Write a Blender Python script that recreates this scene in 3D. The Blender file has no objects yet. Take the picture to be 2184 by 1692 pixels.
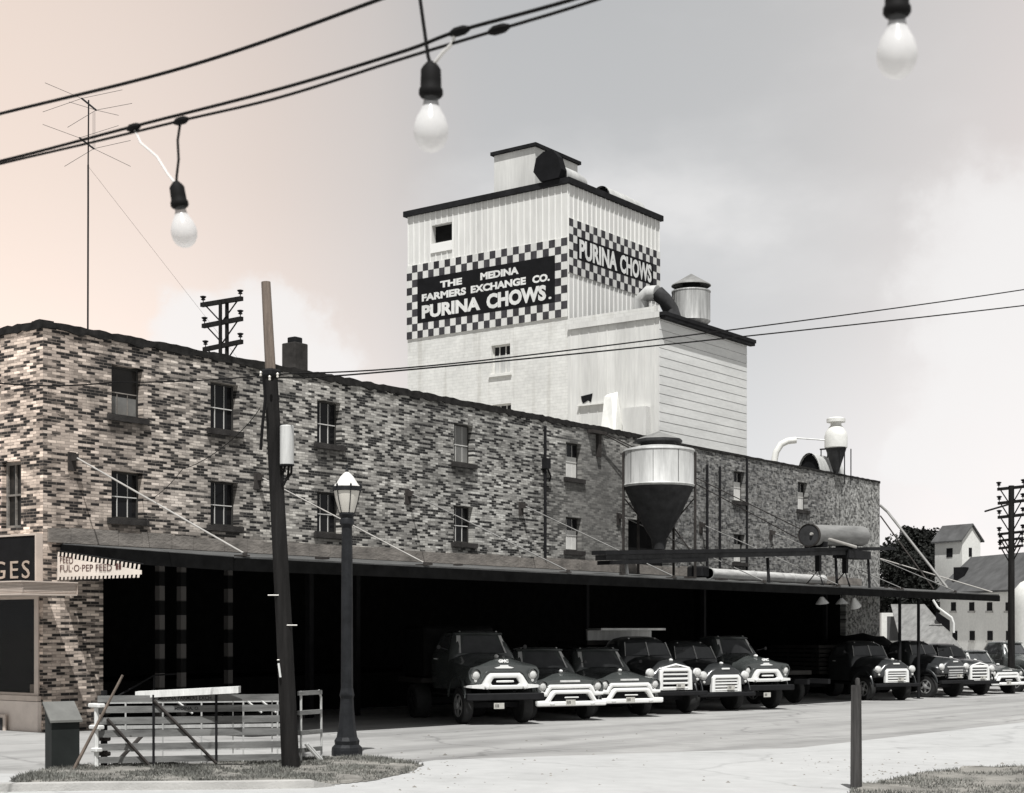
import bpy, bmesh, math, random
from mathutils import Vector, Matrix
random.seed(7)
PI = math.pi
sc = bpy.context.scene
COL = sc.collection

# ------------------------------------------------------------------ camera
TH = math.radians(36.54)
FP = 3277.0                       # focal length in units of a 2184 wide picture
CAM = Vector((26.07, -19.28, 2.3))
FW = Vector((-math.sin(TH), math.cos(TH), 0)); RT = Vector((math.cos(TH), math.sin(TH), 0)); UP = Vector((0, 0, 1))
cd = bpy.data.cameras.new('camera'); cam = bpy.data.objects.new('camera', cd); COL.objects.link(cam)
cam.location = CAM; cam.rotation_euler = (PI/2, 0, TH)
cd.sensor_width = 36; cd.lens = FP/2184*36; cd.shift_y = 0.2257; cd.clip_start = 0.1; cd.clip_end = 3000
cd.dof.use_dof = True; cd.dof.focus_distance = 38; cd.dof.aperture_fstop = 9
sc.camera = cam

# ------------------------------------------------------------------ world and sun
SUN_EL = math.radians(63); SUN_AZ = math.radians(-54)     # azimuth from +X towards +Y
sdir = Vector((math.cos(SUN_EL)*math.cos(SUN_AZ), math.cos(SUN_EL)*math.sin(SUN_AZ), math.sin(SUN_EL)))
W = bpy.data.worlds.new("World"); sc.world = W; W.use_nodes = True
nt = W.node_tree; N = nt.nodes; L = nt.links
bg = N['Background']; bg.inputs['Strength'].default_value = 0.10
sky = N.new('ShaderNodeTexSky'); sky.sky_type = 'NISHITA'; sky.sun_disc = False
sky.sun_elevation = SUN_EL; sky.sun_rotation = PI/2 - SUN_AZ; sky.air_density = 1.0; sky.dust_density = 3.0
tc = N.new('ShaderNodeTexCoord')
def wmath(op, a, b=None, c=None):
    n = N.new('ShaderNodeMath'); n.operation = op
    for i, v in enumerate((a, b, c)):
        if v is None: continue
        if isinstance(v, (int, float)): n.inputs[i].default_value = v
        else: L.new(v, n.inputs[i])
    return n.outputs[0]
bw = N.new('ShaderNodeRGBToBW'); L.new(sky.outputs[0], bw.inputs[0])
sep = N.new('ShaderNodeSeparateXYZ'); L.new(tc.outputs['Generated'], sep.inputs[0])
dotn = N.new('ShaderNodeVectorMath'); dotn.operation = 'DOT_PRODUCT'; L.new(tc.outputs['Generated'], dotn.inputs[0]); dotn.inputs[1].default_value = RT
side = wmath('MULTIPLY_ADD', dotn.outputs['Value'], 1.45, 0.5)      # 0..1 across the view, a slow warm to cool drift round the sky
el = sep.outputs['Z']
def wramp(fac, stops):
    r = N.new('ShaderNodeValToRGB'); L.new(fac, r.inputs[0]); e = r.color_ramp.elements
    while len(e) > 1: e.remove(e[-1])
    e[0].position = stops[0][0]; e[0].color = (*stops[0][1], 1)
    for p, c in stops[1:]:
        k = e.new(p); k.color = (*c, 1)
    r.color_ramp.interpolation = 'B_SPLINE' if len(stops) > 2 else 'LINEAR'
    return r.outputs[0]
dotf = N.new('ShaderNodeVectorMath'); dotf.operation = 'DOT_PRODUCT'; L.new(tc.outputs['Generated'], dotf.inputs[0]); dotf.inputs[1].default_value = FW
ahead = N.new('ShaderNodeMapRange'); ahead.interpolation_type = 'SMOOTHSTEP'; L.new(dotf.outputs['Value'], ahead.inputs[0]); ahead.inputs[1].default_value = .60; ahead.inputs[2].default_value = .86
tint = wramp(side, [(0.0, (1.0, .83, .725)), (.28, (1.0, .87, .80)), (.40, (.99, .935, .91)), (.48, (.945, .97, 1.0)), (.72, (.97, .985, 1.0)), (.88, (1.0, .95, .935)), (1, (1, .92, .90))])
def only_ahead(c, base):
    n = N.new('ShaderNodeMix'); n.data_type = 'RGBA'; L.new(ahead.outputs[0], n.inputs['Factor']); n.inputs['A'].default_value = (*base, 1); L.new(c, n.inputs['B']); return n.outputs['Result']
tint = only_ahead(tint, (.98, .99, 1.0))
lum = wramp(el, [(0.0, (.80,)*3), (.10, (.74,)*3), (.18, (.62,)*3), (.28, (.53,)*3), (.42, (.49,)*3), (.7, (.36,)*3), (1, (.32,)*3)])
lift = only_ahead(wramp(side, [(0.0, (.86,)*3), (.20, (.80,)*3), (.38, (.60,)*3), (.48, (.51,)*3), (.72, (.52,)*3), (.86, (.62,)*3), (1, (.72,)*3)]), (.36,)*3)
# clouds: stretched noise on the dome
mp = N.new('ShaderNodeMapping'); mp.inputs['Scale'].default_value = (1, 1, 1.9); L.new(tc.outputs['Generated'], mp.inputs[0])
nz = N.new('ShaderNodeTexNoise'); nz.inputs['Scale'].default_value = 2.6; nz.inputs['Detail'].default_value = 7; nz.inputs['Roughness'].default_value = .52
mp.inputs['Location'].default_value = (.35, 1.9, .2); L.new(mp.outputs[0], nz.inputs['Vector'])
wn = N.new('ShaderNodeTexNoise'); wn.inputs['Scale'].default_value = 9; wn.inputs['Detail'].default_value = 6; wn.inputs['Roughness'].default_value = .6; L.new(tc.outputs['Generated'], wn.inputs['Vector'])
wsub = N.new('ShaderNodeVectorMath'); wsub.operation = 'MULTIPLY_ADD'; L.new(wn.outputs['Color'], wsub.inputs[0]); wsub.inputs[1].default_value = (.13, .13, .13); wsub.inputs[2].default_value = (-.065, -.065, -.065)
warp = N.new('ShaderNodeVectorMath'); warp.operation = 'ADD'; L.new(tc.outputs['Generated'], warp.inputs[0]); L.new(wsub.outputs['Vector'], warp.inputs[1])
def ball(az_px, py, rad):          # broad cumulus bank in one direction of the sky
    d = (FW + RT*((az_px-1092)/FP) + UP*((1339-py)/FP)).normalized()
    n = N.new('ShaderNodeVectorMath'); n.operation = 'DISTANCE'; L.new(warp.outputs['Vector'], n.inputs[0]); n.inputs[1].default_value = d
    return wmath('SUBTRACT', 1.0, wmath('DIVIDE', n.outputs['Value'], rad))
bank = ball(2330, 680, .13)
for q in ((2090, 900, .10), (2230, 560, .05), (420, 770, .055), (690, 800, .06), (1950, 960, .06), (2300, 1000, .12), (600, 700, .05)): bank = wmath('MAXIMUM', bank, ball(*q))
bank = wmath('MAXIMUM', bank, 0.0)
dens = wmath('ADD', wmath('MULTIPLY', nz.outputs['Fac'], .95), wmath('MULTIPLY', wmath('MINIMUM', bank, .55), .62))
cl = wramp(dens, [(.54, (0,)*3), (.62, (.25,)*3), (.68, (.75,)*3), (.78, (1,)*3)])
col = N.new('ShaderNodeMix'); col.data_type = 'RGBA'; col.blend_type = 'MULTIPLY'; col.inputs['Factor'].default_value = 1
L.new(tint, col.inputs['A']); L.new(lum, col.inputs['B'])
col2 = N.new('ShaderNodeMix'); col2.data_type = 'RGBA'; col2.blend_type = 'MULTIPLY'; col2.inputs['Factor'].default_value = 1
L.new(col.outputs['Result'], col2.inputs['A']); L.new(lift, col2.inputs['B'])
col3 = N.new('ShaderNodeMix'); col3.data_type = 'RGBA'; L.new(wmath('MULTIPLY', cl, .80), col3.inputs['Factor'])
L.new(col2.outputs['Result'], col3.inputs['A']); col3.inputs['B'].default_value = (.455, .45, .448, 1)
# the Nishita dome carries the physical fall-off; it is read as grey (a black and white plate) and coloured by the clouds and haze
nis = wmath('MULTIPLY_ADD', bw.outputs[0], 0.02, 0.93)
fin = N.new('ShaderNodeMix'); fin.data_type = 'RGBA'; fin.blend_type = 'MULTIPLY'; fin.inputs['Factor'].default_value = 1
comb = N.new('ShaderNodeCombineColor')
for i in range(3): L.new(wmath('MULTIPLY', nis, 20.0), comb.inputs[i])
L.new(col3.outputs['Result'], fin.inputs['A']); L.new(comb.outputs[0], fin.inputs['B'])
L.new(fin.outputs['Result'], bg.inputs['Color'])

sl = bpy.data.lights.new('sun', 'SUN'); sl.energy = 4.9; sl.angle = math.radians(.53); sl.color = (1, .995, .98)
so = bpy.data.objects.new('sun', sl); COL.objects.link(so); so.rotation_euler = sdir.to_track_quat('Z', 'Y').to_euler(); so.location = (30, -30, 50)
sc.view_settings.view_transform = 'Standard'; sc.view_settings.look = 'None'; sc.view_settings.exposure = 0.04; sc.view_settings.gamma = 1

# ------------------------------------------------------------------ geometry of the survey: rays, planes, ground
def gz(y):
    y = max(-45, min(48, y))
    return 0.19 - 0.0139*y
def at(px, py, d): return CAM + d*(FW + RT*((px-1092)/FP) + UP*((1339-py)/FP))
def on_x(px, py, X):
    r = at(px, py, 1)-CAM; return CAM + r*((X-CAM.x)/r.x)
def on_y(px, py, Y):
    r = at(px, py, 1)-CAM; return CAM + r*((Y-CAM.y)/r.y)
def on_g(px, py, dz=0):
    r = at(px, py, 1)-CAM; lo, hi = .5, 400
    for _ in range(60):
        m = (lo+hi)/2; p = CAM+r*m
        if p.z > gz(p.y)+dz: lo = m
        else: hi = m
    return CAM+r*lo

# ------------------------------------------------------------------ mesh builder
class MB:
    def __init__(s): s.v = []; s.f = []
    def add(s, vs, fs):
        o = len(s.v); s.v += [Vector(p) for p in vs]; s.f += [tuple(i+o for i in f) for f in fs]
    def quad(s, a, b, c, d): s.add([a, b, c, d], [(0, 1, 2, 3)])
    def poly(s, ps): s.add(ps, [tuple(range(len(ps)))])
    def box(s, lo, hi, M=None, bev=0):
        x0, y0, z0 = lo; x1, y1, z1 = hi
        if bev:
            b = bev; ring = [(x0+b, y0), (x1-b, y0), (x1, y0+b), (x1, y1-b), (x1-b, y1), (x0+b, y1), (x0, y1-b), (x0, y0+b)]
            cx, cy = (x0+x1)/2, (y0+y1)/2; kx = (x1-x0-2*b)/(x1-x0); ky = (y1-y0-2*b)/(y1-y0)
            ins = [(cx+(p-cx)*kx, cy+(q-cy)*ky) for p, q in ring]
            secs = [[(p, q, z0) for p, q in ins], [(p, q, z0+b) for p, q in ring], [(p, q, z1-b) for p, q in ring], [(p, q, z1) for p, q in ins]]
            s.loft(secs, M=M); return
        v = [(x0, y0, z0), (x1, y0, z0), (x1, y1, z0), (x0, y1, z0), (x0, y0, z1), (x1, y0, z1), (x1, y1, z1), (x0, y1, z1)]
        if M is not None: v = [M @ Vector(p) for p in v]
        s.add(v, [(0, 3, 2, 1), (4, 5, 6, 7), (0, 1, 5, 4), (1, 2, 6, 5), (2, 3, 7, 6), (3, 0, 4, 7)])
    def loft(s, secs, closed=True, caps=True, M=None):
        n = len(secs[0]); vs = [Vector(p) for q in secs for p in q]
        if M is not None: vs = [M @ p for p in vs]
        fs = []
        for i in range(len(secs)-1):
            for j in range(n if closed else n-1):
                a = i*n+j; b = i*n+(j+1) % n; fs.append((a, b, b+n, a+n))
        if caps and closed: fs.append(tuple(range(n-1, -1, -1))); fs.append(tuple(range((len(secs)-1)*n, len(secs)*n)))
        s.add(vs, fs)
    def tube(s, pts, r, n=8, caps=True):
        pts = [Vector(p) for p in pts]; rs = r if isinstance(r, (list, tuple)) else [r]*len(pts)
        secs = []; up = None
        for i, p in enumerate(pts):
            t = (pts[min(i+1, len(pts)-1)]-pts[max(i-1, 0)]).normalized()
            if up is None:
                up = Vector((0, 0, 1)) if abs(t.z) < .9 else Vector((1, 0, 0))
            a = t.cross(up).normalized(); b = a.cross(t).normalized(); up = b
            secs.append([p+(a*math.cos(2*PI*k/n)+b*math.sin(2*PI*k/n))*rs[i] for k in range(n)])
        s.loft(secs, caps=caps)
    def lathe(s, prof, c=(0, 0, 0), n=20, axis='Z', M=None, caps=True):
        c = Vector(c); secs = []
        for r, z in prof:
            ring = []
            for k in range(n):
                a = 2*PI*k/n; x, y = r*math.cos(a), r*math.sin(a)
                p = {'Z': (x, y, z), 'Y': (x, z, -y), 'X': (z, x, y)}[axis]
                ring.append(Vector(p)+c)
            secs.append(ring)
        s.loft(secs, M=M, caps=caps)
    def prism(s, poly, fr, to):       # poly: list of 2D; fr/to: functions 2D -> 3D
        n = len(poly); vs = [fr(p) for p in poly]+[to(p) for p in poly]
        fs = [tuple(range(n-1, -1, -1)), tuple(range(n, 2*n))]+[(i, (i+1) % n, (i+1) % n+n, i+n) for i in range(n)]
        s.add(vs, fs)
    def build(s, name, mat, parent=None, local=False, smooth=False, fix=True):
        me = bpy.data.meshes.new(name)
        off = Vector((0, 0, 0))
        if parent is not None and not local:
            q = parent
            while q is not None: off += q.location; q = q.parent
        me.from_pydata([p-off for p in s.v], [], s.f); me.update()
        if fix:
            bm = bmesh.new(); bm.from_mesh(me); bmesh.ops.recalc_face_normals(bm, faces=bm.faces); bm.to_mesh(me); bm.free()
        if smooth:
            for p in me.polygons: p.use_smooth = True
            me.set_sharp_from_angle(angle=math.radians(38))
        me.materials.append(mat)
        o = bpy.data.objects.new(name, me); COL.objects.link(o)
        if parent is not None: o.parent = parent
        return o

def tag(o, label=None, cat=None, group=None, kind=None):
    if label: o['label'] = label
    if cat: o['category'] = cat
    if group: o['group'] = group
    if kind: o['kind'] = kind
    return o
def thing(name, label, cat, loc=(0, 0, 0), rz=0, group=None):
    o = bpy.data.objects.new(name, None); COL.objects.link(o); o.empty_display_size = .3
    o.location = loc; o.rotation_euler = (0, 0, rz)
    return tag(o, label, cat, group)
def copy_tree(o, parent=None):
    c = o.copy(); COL.objects.link(c); c.parent = parent
    for ch in [q for q in bpy.data.objects if q.parent == o]: copy_tree(ch, c)
    return c

# ------------------------------------------------------------------ materials
def nodes(m): return m.node_tree.nodes, m.node_tree.links
def mat(name, c, rough=.7, metal=0, var=.18, scale=3.0, bump=0.0, bscale=40, stretch=(1, 1, 1), spec=.5, var2=0, coords='Object', coat=0):
    m = bpy.data.materials.new(name); m.use_nodes = True; n, l = nodes(m); b = n['Principled BSDF']
    b.inputs['Roughness'].default_value = rough; b.inputs['Metallic'].default_value = metal; b.inputs['Specular IOR Level'].default_value = spec if spec != .5 or max(c) > .12 or coat or rough < .45 else .12
    b.inputs['Coat Weight'].default_value = coat; b.inputs['Coat Roughness'].default_value = .08
    t = n.new('ShaderNodeTexCoord'); mp = n.new('ShaderNodeMapping'); mp.inputs['Scale'].default_value = stretch
    l.new(t.outputs[coords], mp.inputs[0])
    nz = n.new('ShaderNodeTexNoise'); nz.inputs['Scale'].default_value = scale; nz.inputs['Detail'].default_value = 6; nz.inputs['Roughness'].default_value = .6
    l.new(mp.outputs[0], nz.inputs['Vector'])
    r = n.new('ShaderNodeValToRGB'); l.new(nz.outputs['Fac'], r.inputs[0])
    e = r.color_ramp.elements; e[0].position = .3; e[1].position = .7
    e[0].color = (*[k*(1-var) for k in c], 1); e[1].color = (*[min(1, k*(1+var)) for k in c], 1)
    out = r.outputs[0]
    if var2:
        n2 = n.new('ShaderNodeTexNoise'); n2.inputs['Scale'].default_value = scale*9; n2.inputs['Detail'].default_value = 4
        l.new(mp.outputs[0], n2.inputs['Vector'])
        mr = n.new('ShaderNodeMapRange'); l.new(n2.outputs['Fac'], mr.inputs[0]); mr.inputs[1].default_value = .3; mr.inputs[2].default_value = .7; mr.inputs[3].default_value = 1-var2; mr.inputs[4].default_value = 1+var2
        mx = n.new('ShaderNodeMix'); mx.data_type = 'RGBA'; mx.blend_type = 'MULTIPLY'; mx.inputs['Factor'].default_value = 1
        cc = n.new('ShaderNodeCombineColor')
        for i in range(3): l.new(mr.outputs[0], cc.inputs[i])
        l.new(out, mx.inputs['A']); l.new(cc.outputs[0], mx.inputs['B']); out = mx.outputs['Result']
    l.new(out, b.inputs['Base Color'])
    if bump:
        nb = n.new('ShaderNodeTexNoise'); nb.inputs['Scale'].default_value = bscale; nb.inputs['Detail'].default_value = 4; l.new(mp.outputs[0], nb.inputs['Vector'])
        bp = n.new('ShaderNodeBump'); bp.inputs['Strength'].default_value = bump; bp.inputs['Distance'].default_value = .02
        l.new(nb.outputs['Fac'], bp.inputs['Height']); l.new(bp.outputs[0], b.inputs['Normal'])
    return m

wins = []
def wt(px): k = (px-1092)/FP; return (9.48+31*k)/(.5948-.8039*k)
for px in (270, 477, 700, 987, 1222, 1575, 1710):
    y = wt(px); wins.append((y-.42, y+.42, 6.80, 7.86))
    if px != 1710: wins.append((y-.42, y+.42, 4.62, 5.62))
def brick_mat(name, axis):
    m = bpy.data.materials.new(name); m.use_nodes = True; n, l = nodes(m); b = n['Principled BSDF']; b.inputs['Roughness'].default_value = .85
    def M(op, a, c=None):
        q = n.new('ShaderNodeMath'); q.operation = op
        for i, v in enumerate((a, c)):
            if v is None: continue
            if isinstance(v, (int, float)): q.inputs[i].default_value = v
            else: l.new(v, q.inputs[i])
        return q.outputs[0]
    def noise(vec, scale, detail=4):
        q = n.new('ShaderNodeTexNoise'); q.inputs['Scale'].default_value = scale; q.inputs['Detail'].default_value = detail; l.new(vec, q.inputs['Vector']); return q.outputs['Fac']
    def ramp(f, stops, const=False):
        r = n.new('ShaderNodeValToRGB'); l.new(f, r.inputs[0]); e = r.color_ramp.elements
        while len(e) > 1: e.remove(e[-1])
        e[0].position = stops[0][0]; e[0].color = (*stops[0][1], 1)
        for p, c in stops[1:]: k = e.new(p); k.color = (*c, 1)
        if const: r.color_ramp.interpolation = 'CONSTANT'
        return r.outputs[0]
    def mix(f, a, c, mode='MIX'):
        q = n.new('ShaderNodeMix'); q.data_type = 'RGBA'; q.blend_type = mode
        for k, v in (('Factor', f), ('A', a), ('B', c)):
            if isinstance(v, (int, float)): q.inputs[k].default_value = v
            elif isinstance(v, tuple): q.inputs[k].default_value = (*v, 1)
            else: l.new(v, q.inputs[k])
        return q.outputs['Result']
    g = n.new('ShaderNodeNewGeometry'); sp = n.new('ShaderNodeSeparateXYZ'); l.new(g.outputs['Position'], sp.inputs[0])
    cb = n.new('ShaderNodeCombineXYZ'); a = sp.outputs['Y'] if axis == 'Y' else sp.outputs['X']
    l.new(a, cb.inputs[0]); l.new(sp.outputs['Z'], cb.inputs[1])
    bt = n.new('ShaderNodeTexBrick'); l.new(cb.outputs[0], bt.inputs['Vector'])
    bt.inputs['Scale'].default_value = 1; bt.inputs['Brick Width'].default_value = .215; bt.inputs['Row Height'].default_value = .0605
    bt.inputs['Mortar Size'].default_value = .005; bt.inputs['Mortar Smooth'].default_value = .3; bt.inputs['Bias'].default_value = 0
    bt.inputs['Color1'].default_value = (0, 0, 0, 1); bt.inputs['Color2'].default_value = (1, 1, 1, 1); bt.inputs['Mortar'].default_value = (.5, .5, .5, 1)
    mp = n.new('ShaderNodeMapping'); mp.inputs['Scale'].default_value = (1.6, 8, 1); l.new(cb.outputs[0], mp.inputs[0])
    cluster = noise(mp.outputs[0], 1.0, 3)
    v = M('ADD', M('MULTIPLY', bt.outputs['Color'], .62), M('MULTIPLY', M('SUBTRACT', cluster, .28), .62))
    c = ramp(v, [(0, (.014,)*3), (.25, (.028,)*3), (.315, (.10, .098, .093)), (.365, (.27, .263, .25)), (.46, (.41, .402, .382)), (.60, (.57, .56, .53)), (.73, (.76, .75, .715))], True)
    c = mix(M('MULTIPLY', bt.outputs['Fac'], .75), c, (.21, .205, .195))
    # grime: broad soot patches, streaks below sills
    big = noise(cb.outputs[0], .45, 6)
    c = mix(1.0, c, ramp(big, [(.32, (.66,)*3), (.54, (1.08,)*3)]), 'MULTIPLY')
    mp2 = n.new('ShaderNodeMapping'); mp2.inputs['Scale'].default_value = (3.2, .35, 1); l.new(cb.outputs[0], mp2.inputs[0])
    c = mix(1.0, c, ramp(noise(mp2.outputs[0], 1.0, 5), [(.30, (.66,)*3), (.46, (1.0,)*3)]), 'MULTIPLY')
    if axis == 'Y':
        def band(y0, y1, soft):
            p = M('ADD', a, M('MULTIPLY', M('SUBTRACT', noise(cb.outputs[0], .8, 4), .5), 3.0))
            lo = n.new('ShaderNodeMapRange'); l.new(p, lo.inputs[0]); lo.inputs[1].default_value = y0-soft; lo.inputs[2].default_value = y0+soft
            hi = n.new('ShaderNodeMapRange'); l.new(p, hi.inputs[0]); hi.inputs[1].default_value = y1-soft; hi.inputs[2].default_value = y1+soft; hi.inputs[3].default_value = 1; hi.inputs[4].default_value = 0
            return M('MULTIPLY', lo.outputs[0], hi.outputs[0])
            # soot and damp streaks below each window sill
        soot = None; sn = noise(mp2.outputs[0], 2.2, 5)
        for w0, w1, z0, z1 in wins:
            yc = (w0+w1)/2; dep = .75 if z0 > 6 else .25
            dy = M('ABSOLUTE', M('SUBTRACT', a, yc)); mr = n.new('ShaderNodeMapRange'); l.new(dy, mr.inputs[0]); mr.inputs[1].default_value = .38; mr.inputs[2].default_value = .62; mr.inputs[3].default_value = 1; mr.inputs[4].default_value = 0
            mz = n.new('ShaderNodeMapRange'); l.new(sp.outputs['Z'], mz.inputs[0]); mz.inputs[1].default_value = z0-.1-dep; mz.inputs[2].default_value = z0-.1; mz.inputs[3].default_value = 0; mz.inputs[4].default_value = 1
            below = M('LESS_THAN', sp.outputs['Z'], z0); k = M('MULTIPLY', M('MULTIPLY', mr.outputs[0], mz.outputs[0]), below)
            soot = k if soot is None else M('MAXIMUM', soot, k)
        c = mix(M('MULTIPLY', M('MULTIPLY', soot, M('ADD', sn, .35)), .95), c, (.035, .034, .032))
        fine = noise(cb.outputs[0], 9, 5)
        c = mix(M('MULTIPLY', band(18.3, 22.0, .8), .72), c, ramp(fine, [(.3, (.15, .147, .14)), (.7, (.24, .235, .225))]))
        vo = n.new('ShaderNodeTexVoronoi'); vo.inputs['Scale'].default_value = 9.5; l.new(cb.outputs[0], vo.inputs['Vector'])
        vs = n.new('ShaderNodeSeparateColor'); l.new(vo.outputs['Color'], vs.inputs[0])
        rub = ramp(M('ADD', M('MULTIPLY', vs.outputs[0], .55), M('MULTIPLY', fine, .5)), [(.25, (.05,)*3), (.42, (.14,)*3), (.58, (.33,)*3), (.8, (.52,)*3)])
        rub2 = mix(1.0, rub, (.62, .62, .62), 'MULTIPLY')
        c = mix(M('MULTIPLY', band(24.5, 37.5, 1.0), .62), c, rub2)
        c = mix(M('MULTIPLY', band(37.3, 60, .7), .75), c, mix(1.0, rub, (1.25, 1.25, 1.22), 'MULTIPLY'))
        wr = n.new('ShaderNodeMapRange'); l.new(a, wr.inputs[0]); wr.inputs[1].default_value = 0.5; wr.inputs[2].default_value = 14.0
        c = mix(1.0, c, ramp(wr.outputs[0], [(0, (1.14, .97, .87)), (.45, (.97, .94, .905)), (1, (.85, .845, .83))]), 'MULTIPLY')
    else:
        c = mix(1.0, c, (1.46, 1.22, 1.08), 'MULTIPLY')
    l.new(c, b.inputs['Base Color'])
    bp = n.new('ShaderNodeBump'); bp.inputs['Strength'].default_value = .5; bp.inputs['Distance'].default_value = .008
    l.new(M('ADD', M('MULTIPLY', M('SUBTRACT', 1.0, bt.outputs['Fac']), 1.0), M('MULTIPLY', noise(cb.outputs[0], 30, 3), .5)), bp.inputs['Height']); l.new(bp.outputs[0], b.inputs['Normal'])
    return m

def glass_mat(name, c=(.012, .012, .013), rough=.08, wav=.15, spec=.16):
    m = mat(name, c, rough, 0, .3, 1.2, wav, 2.0, spec=spec); return m

M_BRICK = brick_mat('brick_side', 'Y'); M_BRICKF = brick_mat('brick_front', 'X')
M_WHITE = mat('white_metal_siding', (.66, .655, .63), .6, 0, .13, .8, .0, stretch=(1.9, 1.9, .22), var2=.06)
M_RIB = mat('white_siding_ribs', (.84, .835, .81), .55, 0, .06, .8)  # paler than the panels, grazing light on the ribs painted in
M_WHITE2 = mat('white_painted_masonry', (.74, .735, .70), .75, 0, .07, .7, .25, 25, var2=.06)
def block_mat():
    m = mat('white_painted_block', (.73, .725, .695), .8, var=.10, scale=.7, bump=.2, bscale=22, var2=.07); n, l = nodes(m); b = n['Principled BSDF']; src = b.inputs['Base Color'].links[0].from_socket
    g = n.new('ShaderNodeNewGeometry'); sp = n.new('ShaderNodeSeparateXYZ'); l.new(g.outputs['Position'], sp.inputs[0]); cb = n.new('ShaderNodeCombineXYZ'); l.new(sp.outputs['X'], cb.inputs[0]); l.new(sp.outputs['Z'], cb.inputs[1])
    bt = n.new('ShaderNodeTexBrick'); bt.inputs['Scale'].default_value = 1; bt.inputs['Brick Width'].default_value = .34; bt.inputs['Row Height'].default_value = .11; bt.inputs['Mortar Size'].default_value = .006; bt.inputs['Color1'].default_value = (.93, .93, .93, 1); bt.inputs['Color2'].default_value = (1, 1, 1, 1); bt.inputs['Mortar'].default_value = (.80, .80, .79, 1); l.new(cb.outputs[0], bt.inputs['Vector'])
    mx = n.new('ShaderNodeMix'); mx.data_type = 'RGBA'; mx.blend_type = 'MULTIPLY'; mx.inputs['Factor'].default_value = 1; l.new(src, mx.inputs['A']); l.new(bt.outputs['Color'], mx.inputs['B'])
    mp = n.new('ShaderNodeMapping'); mp.inputs['Scale'].default_value = (2.6, .18, 1); l.new(cb.outputs[0], mp.inputs[0]); nz = n.new('ShaderNodeTexNoise'); nz.inputs['Scale'].default_value = 1; nz.inputs['Detail'].default_value = 6; l.new(mp.outputs[0], nz.inputs['Vector'])
    r = n.new('ShaderNodeValToRGB'); l.new(nz.outputs['Fac'], r.inputs[0]); e = r.color_ramp.elements; e[0].position = .30; e[0].color = (.80, .79, .77, 1); e[1].position = .46; e[1].color = (1, 1, 1, 1)
    m2 = n.new('ShaderNodeMix'); m2.data_type = 'RGBA'; m2.blend_type = 'MULTIPLY'; m2.inputs['Factor'].default_value = 1; l.new(mx.outputs['Result'], m2.inputs['A']); l.new(r.outputs[0], m2.inputs['B']); l.new(m2.outputs['Result'], b.inputs['Base Color']); return m
M_BLOCK = block_mat()
M_PIPE = mat('grimy_white_pipe', (.52, .515, .50), .65, var=.3, scale=2.5, stretch=(3, .5, 3), var2=.12)
M_CLAP = mat('white_board_siding', (.68, .68, .66), .65, 0, .10, 1.3, 0, stretch=(1, .35, 1.8), var2=.06)
M_TRIM = mat('dark_roof_trim', (.016, .016, .017), .8, var=.4, bump=.4, bscale=12)
M_TAR = mat('tar_coping', (.02, .019, .018), .85, var=.5, scale=5, bump=.8, bscale=9)
M_ROOF = mat('gravel_roof', (.30, .29, .27), .95, var=.25, bump=.5, bscale=30)
M_STONE = mat('stone_lintel', (.22, .20, .18), .9, var=.45, scale=1.6, bump=.6, bscale=10, stretch=(1, 1, 2.2))
M_CANTOP = mat('canopy_felt', (.10, .10, .098), .85, var=.3, scale=1.4, bump=.3)
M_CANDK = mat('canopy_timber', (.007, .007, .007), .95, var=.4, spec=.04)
M_DARKIN = mat('shade_dark_interior', (.012, .012, .012), .95, var=.3, spec=.05)  # near-black, so the shade inside openings is put into the colour
M_IRON = mat('black_iron', (.015, .015, .016), .6, var=.3)
M_RUST = mat('rusty_iron', (.05, .045, .042), .8, var=.4)
M_ROD = mat('galvanised_rod', (.50, .48, .45), .5, .3, var=.15)
M_GALV = mat('galvanised_sheet', (.55, .55, .535), .55, .18, var=.22, scale=1.6, stretch=(2.5, 2.5, .3), var2=.07, bump=.12, bscale=6)
M_RODD = mat('dull_rod', (.26, .255, .245), .6, .2, var=.2)
M_POSTG = mat('grey_weathered_post', (.075, .072, .07), .85, var=.5, scale=2, stretch=(9, 9, .5), bump=.7, bscale=18)
M_GALVG = mat('streaked_grey_sheet', (.40, .40, .39), .5, .25, var=.4, scale=2, stretch=(4, 4, .3), var2=.1, bump=.1, bscale=5)
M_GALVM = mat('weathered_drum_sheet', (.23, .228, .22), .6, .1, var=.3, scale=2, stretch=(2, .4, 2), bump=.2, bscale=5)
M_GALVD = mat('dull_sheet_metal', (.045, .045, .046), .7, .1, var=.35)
M_GLASS = glass_mat('window_glass'); M_GLASSR = glass_mat('old_wavy_glass', (.03, .028, .026), .12, .6)
M_WFRAME = mat('window_frame_paint', (.05, .048, .045), .7, var=.2)
M_BLIND = mat('white_blind', (.66, .65, .62), .8, var=.12)
M_BLINDG = mat('grey_blind', (.17, .168, .16), .8, var=.3, scale=2)
M_SILL = mat('sooty_stone_sill', (.045, .042, .04), .9, var=.4, bump=.5)
M_CREAM = mat('cream_shop_paint', (.55, .47, .41), .6, var=.1)
M_PINK = mat('pinkish_plaster', (.68, .60, .54), .8, var=.15, scale=1.5, bump=.2)
M_SIGNBLK = mat('black_sign_and_shade', (.009, .009, .010), .75, var=.3)  # sign black, also painted as shade in vent mouths, holes and grille openings
M_CHECK = mat('dark_check_paint', (.05, .048, .052), .7, var=.55, scale=1.5, stretch=(2, 2, .5), var2=.25)
M_LETTER = mat('white_lettering', (.72, .72, .70), .7, var=.16, scale=2.2, stretch=(2, 2, .6), var2=.1)
M_LETTERW = mat('faded_gilt_lettering', (.42, .34, .28), .6, var=.15)
M_WOODD = mat('creosoted_pole', (.017, .016, .0155), .85, var=.45, scale=2, stretch=(6, 6, .5), bump=.6, bscale=20)
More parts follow.
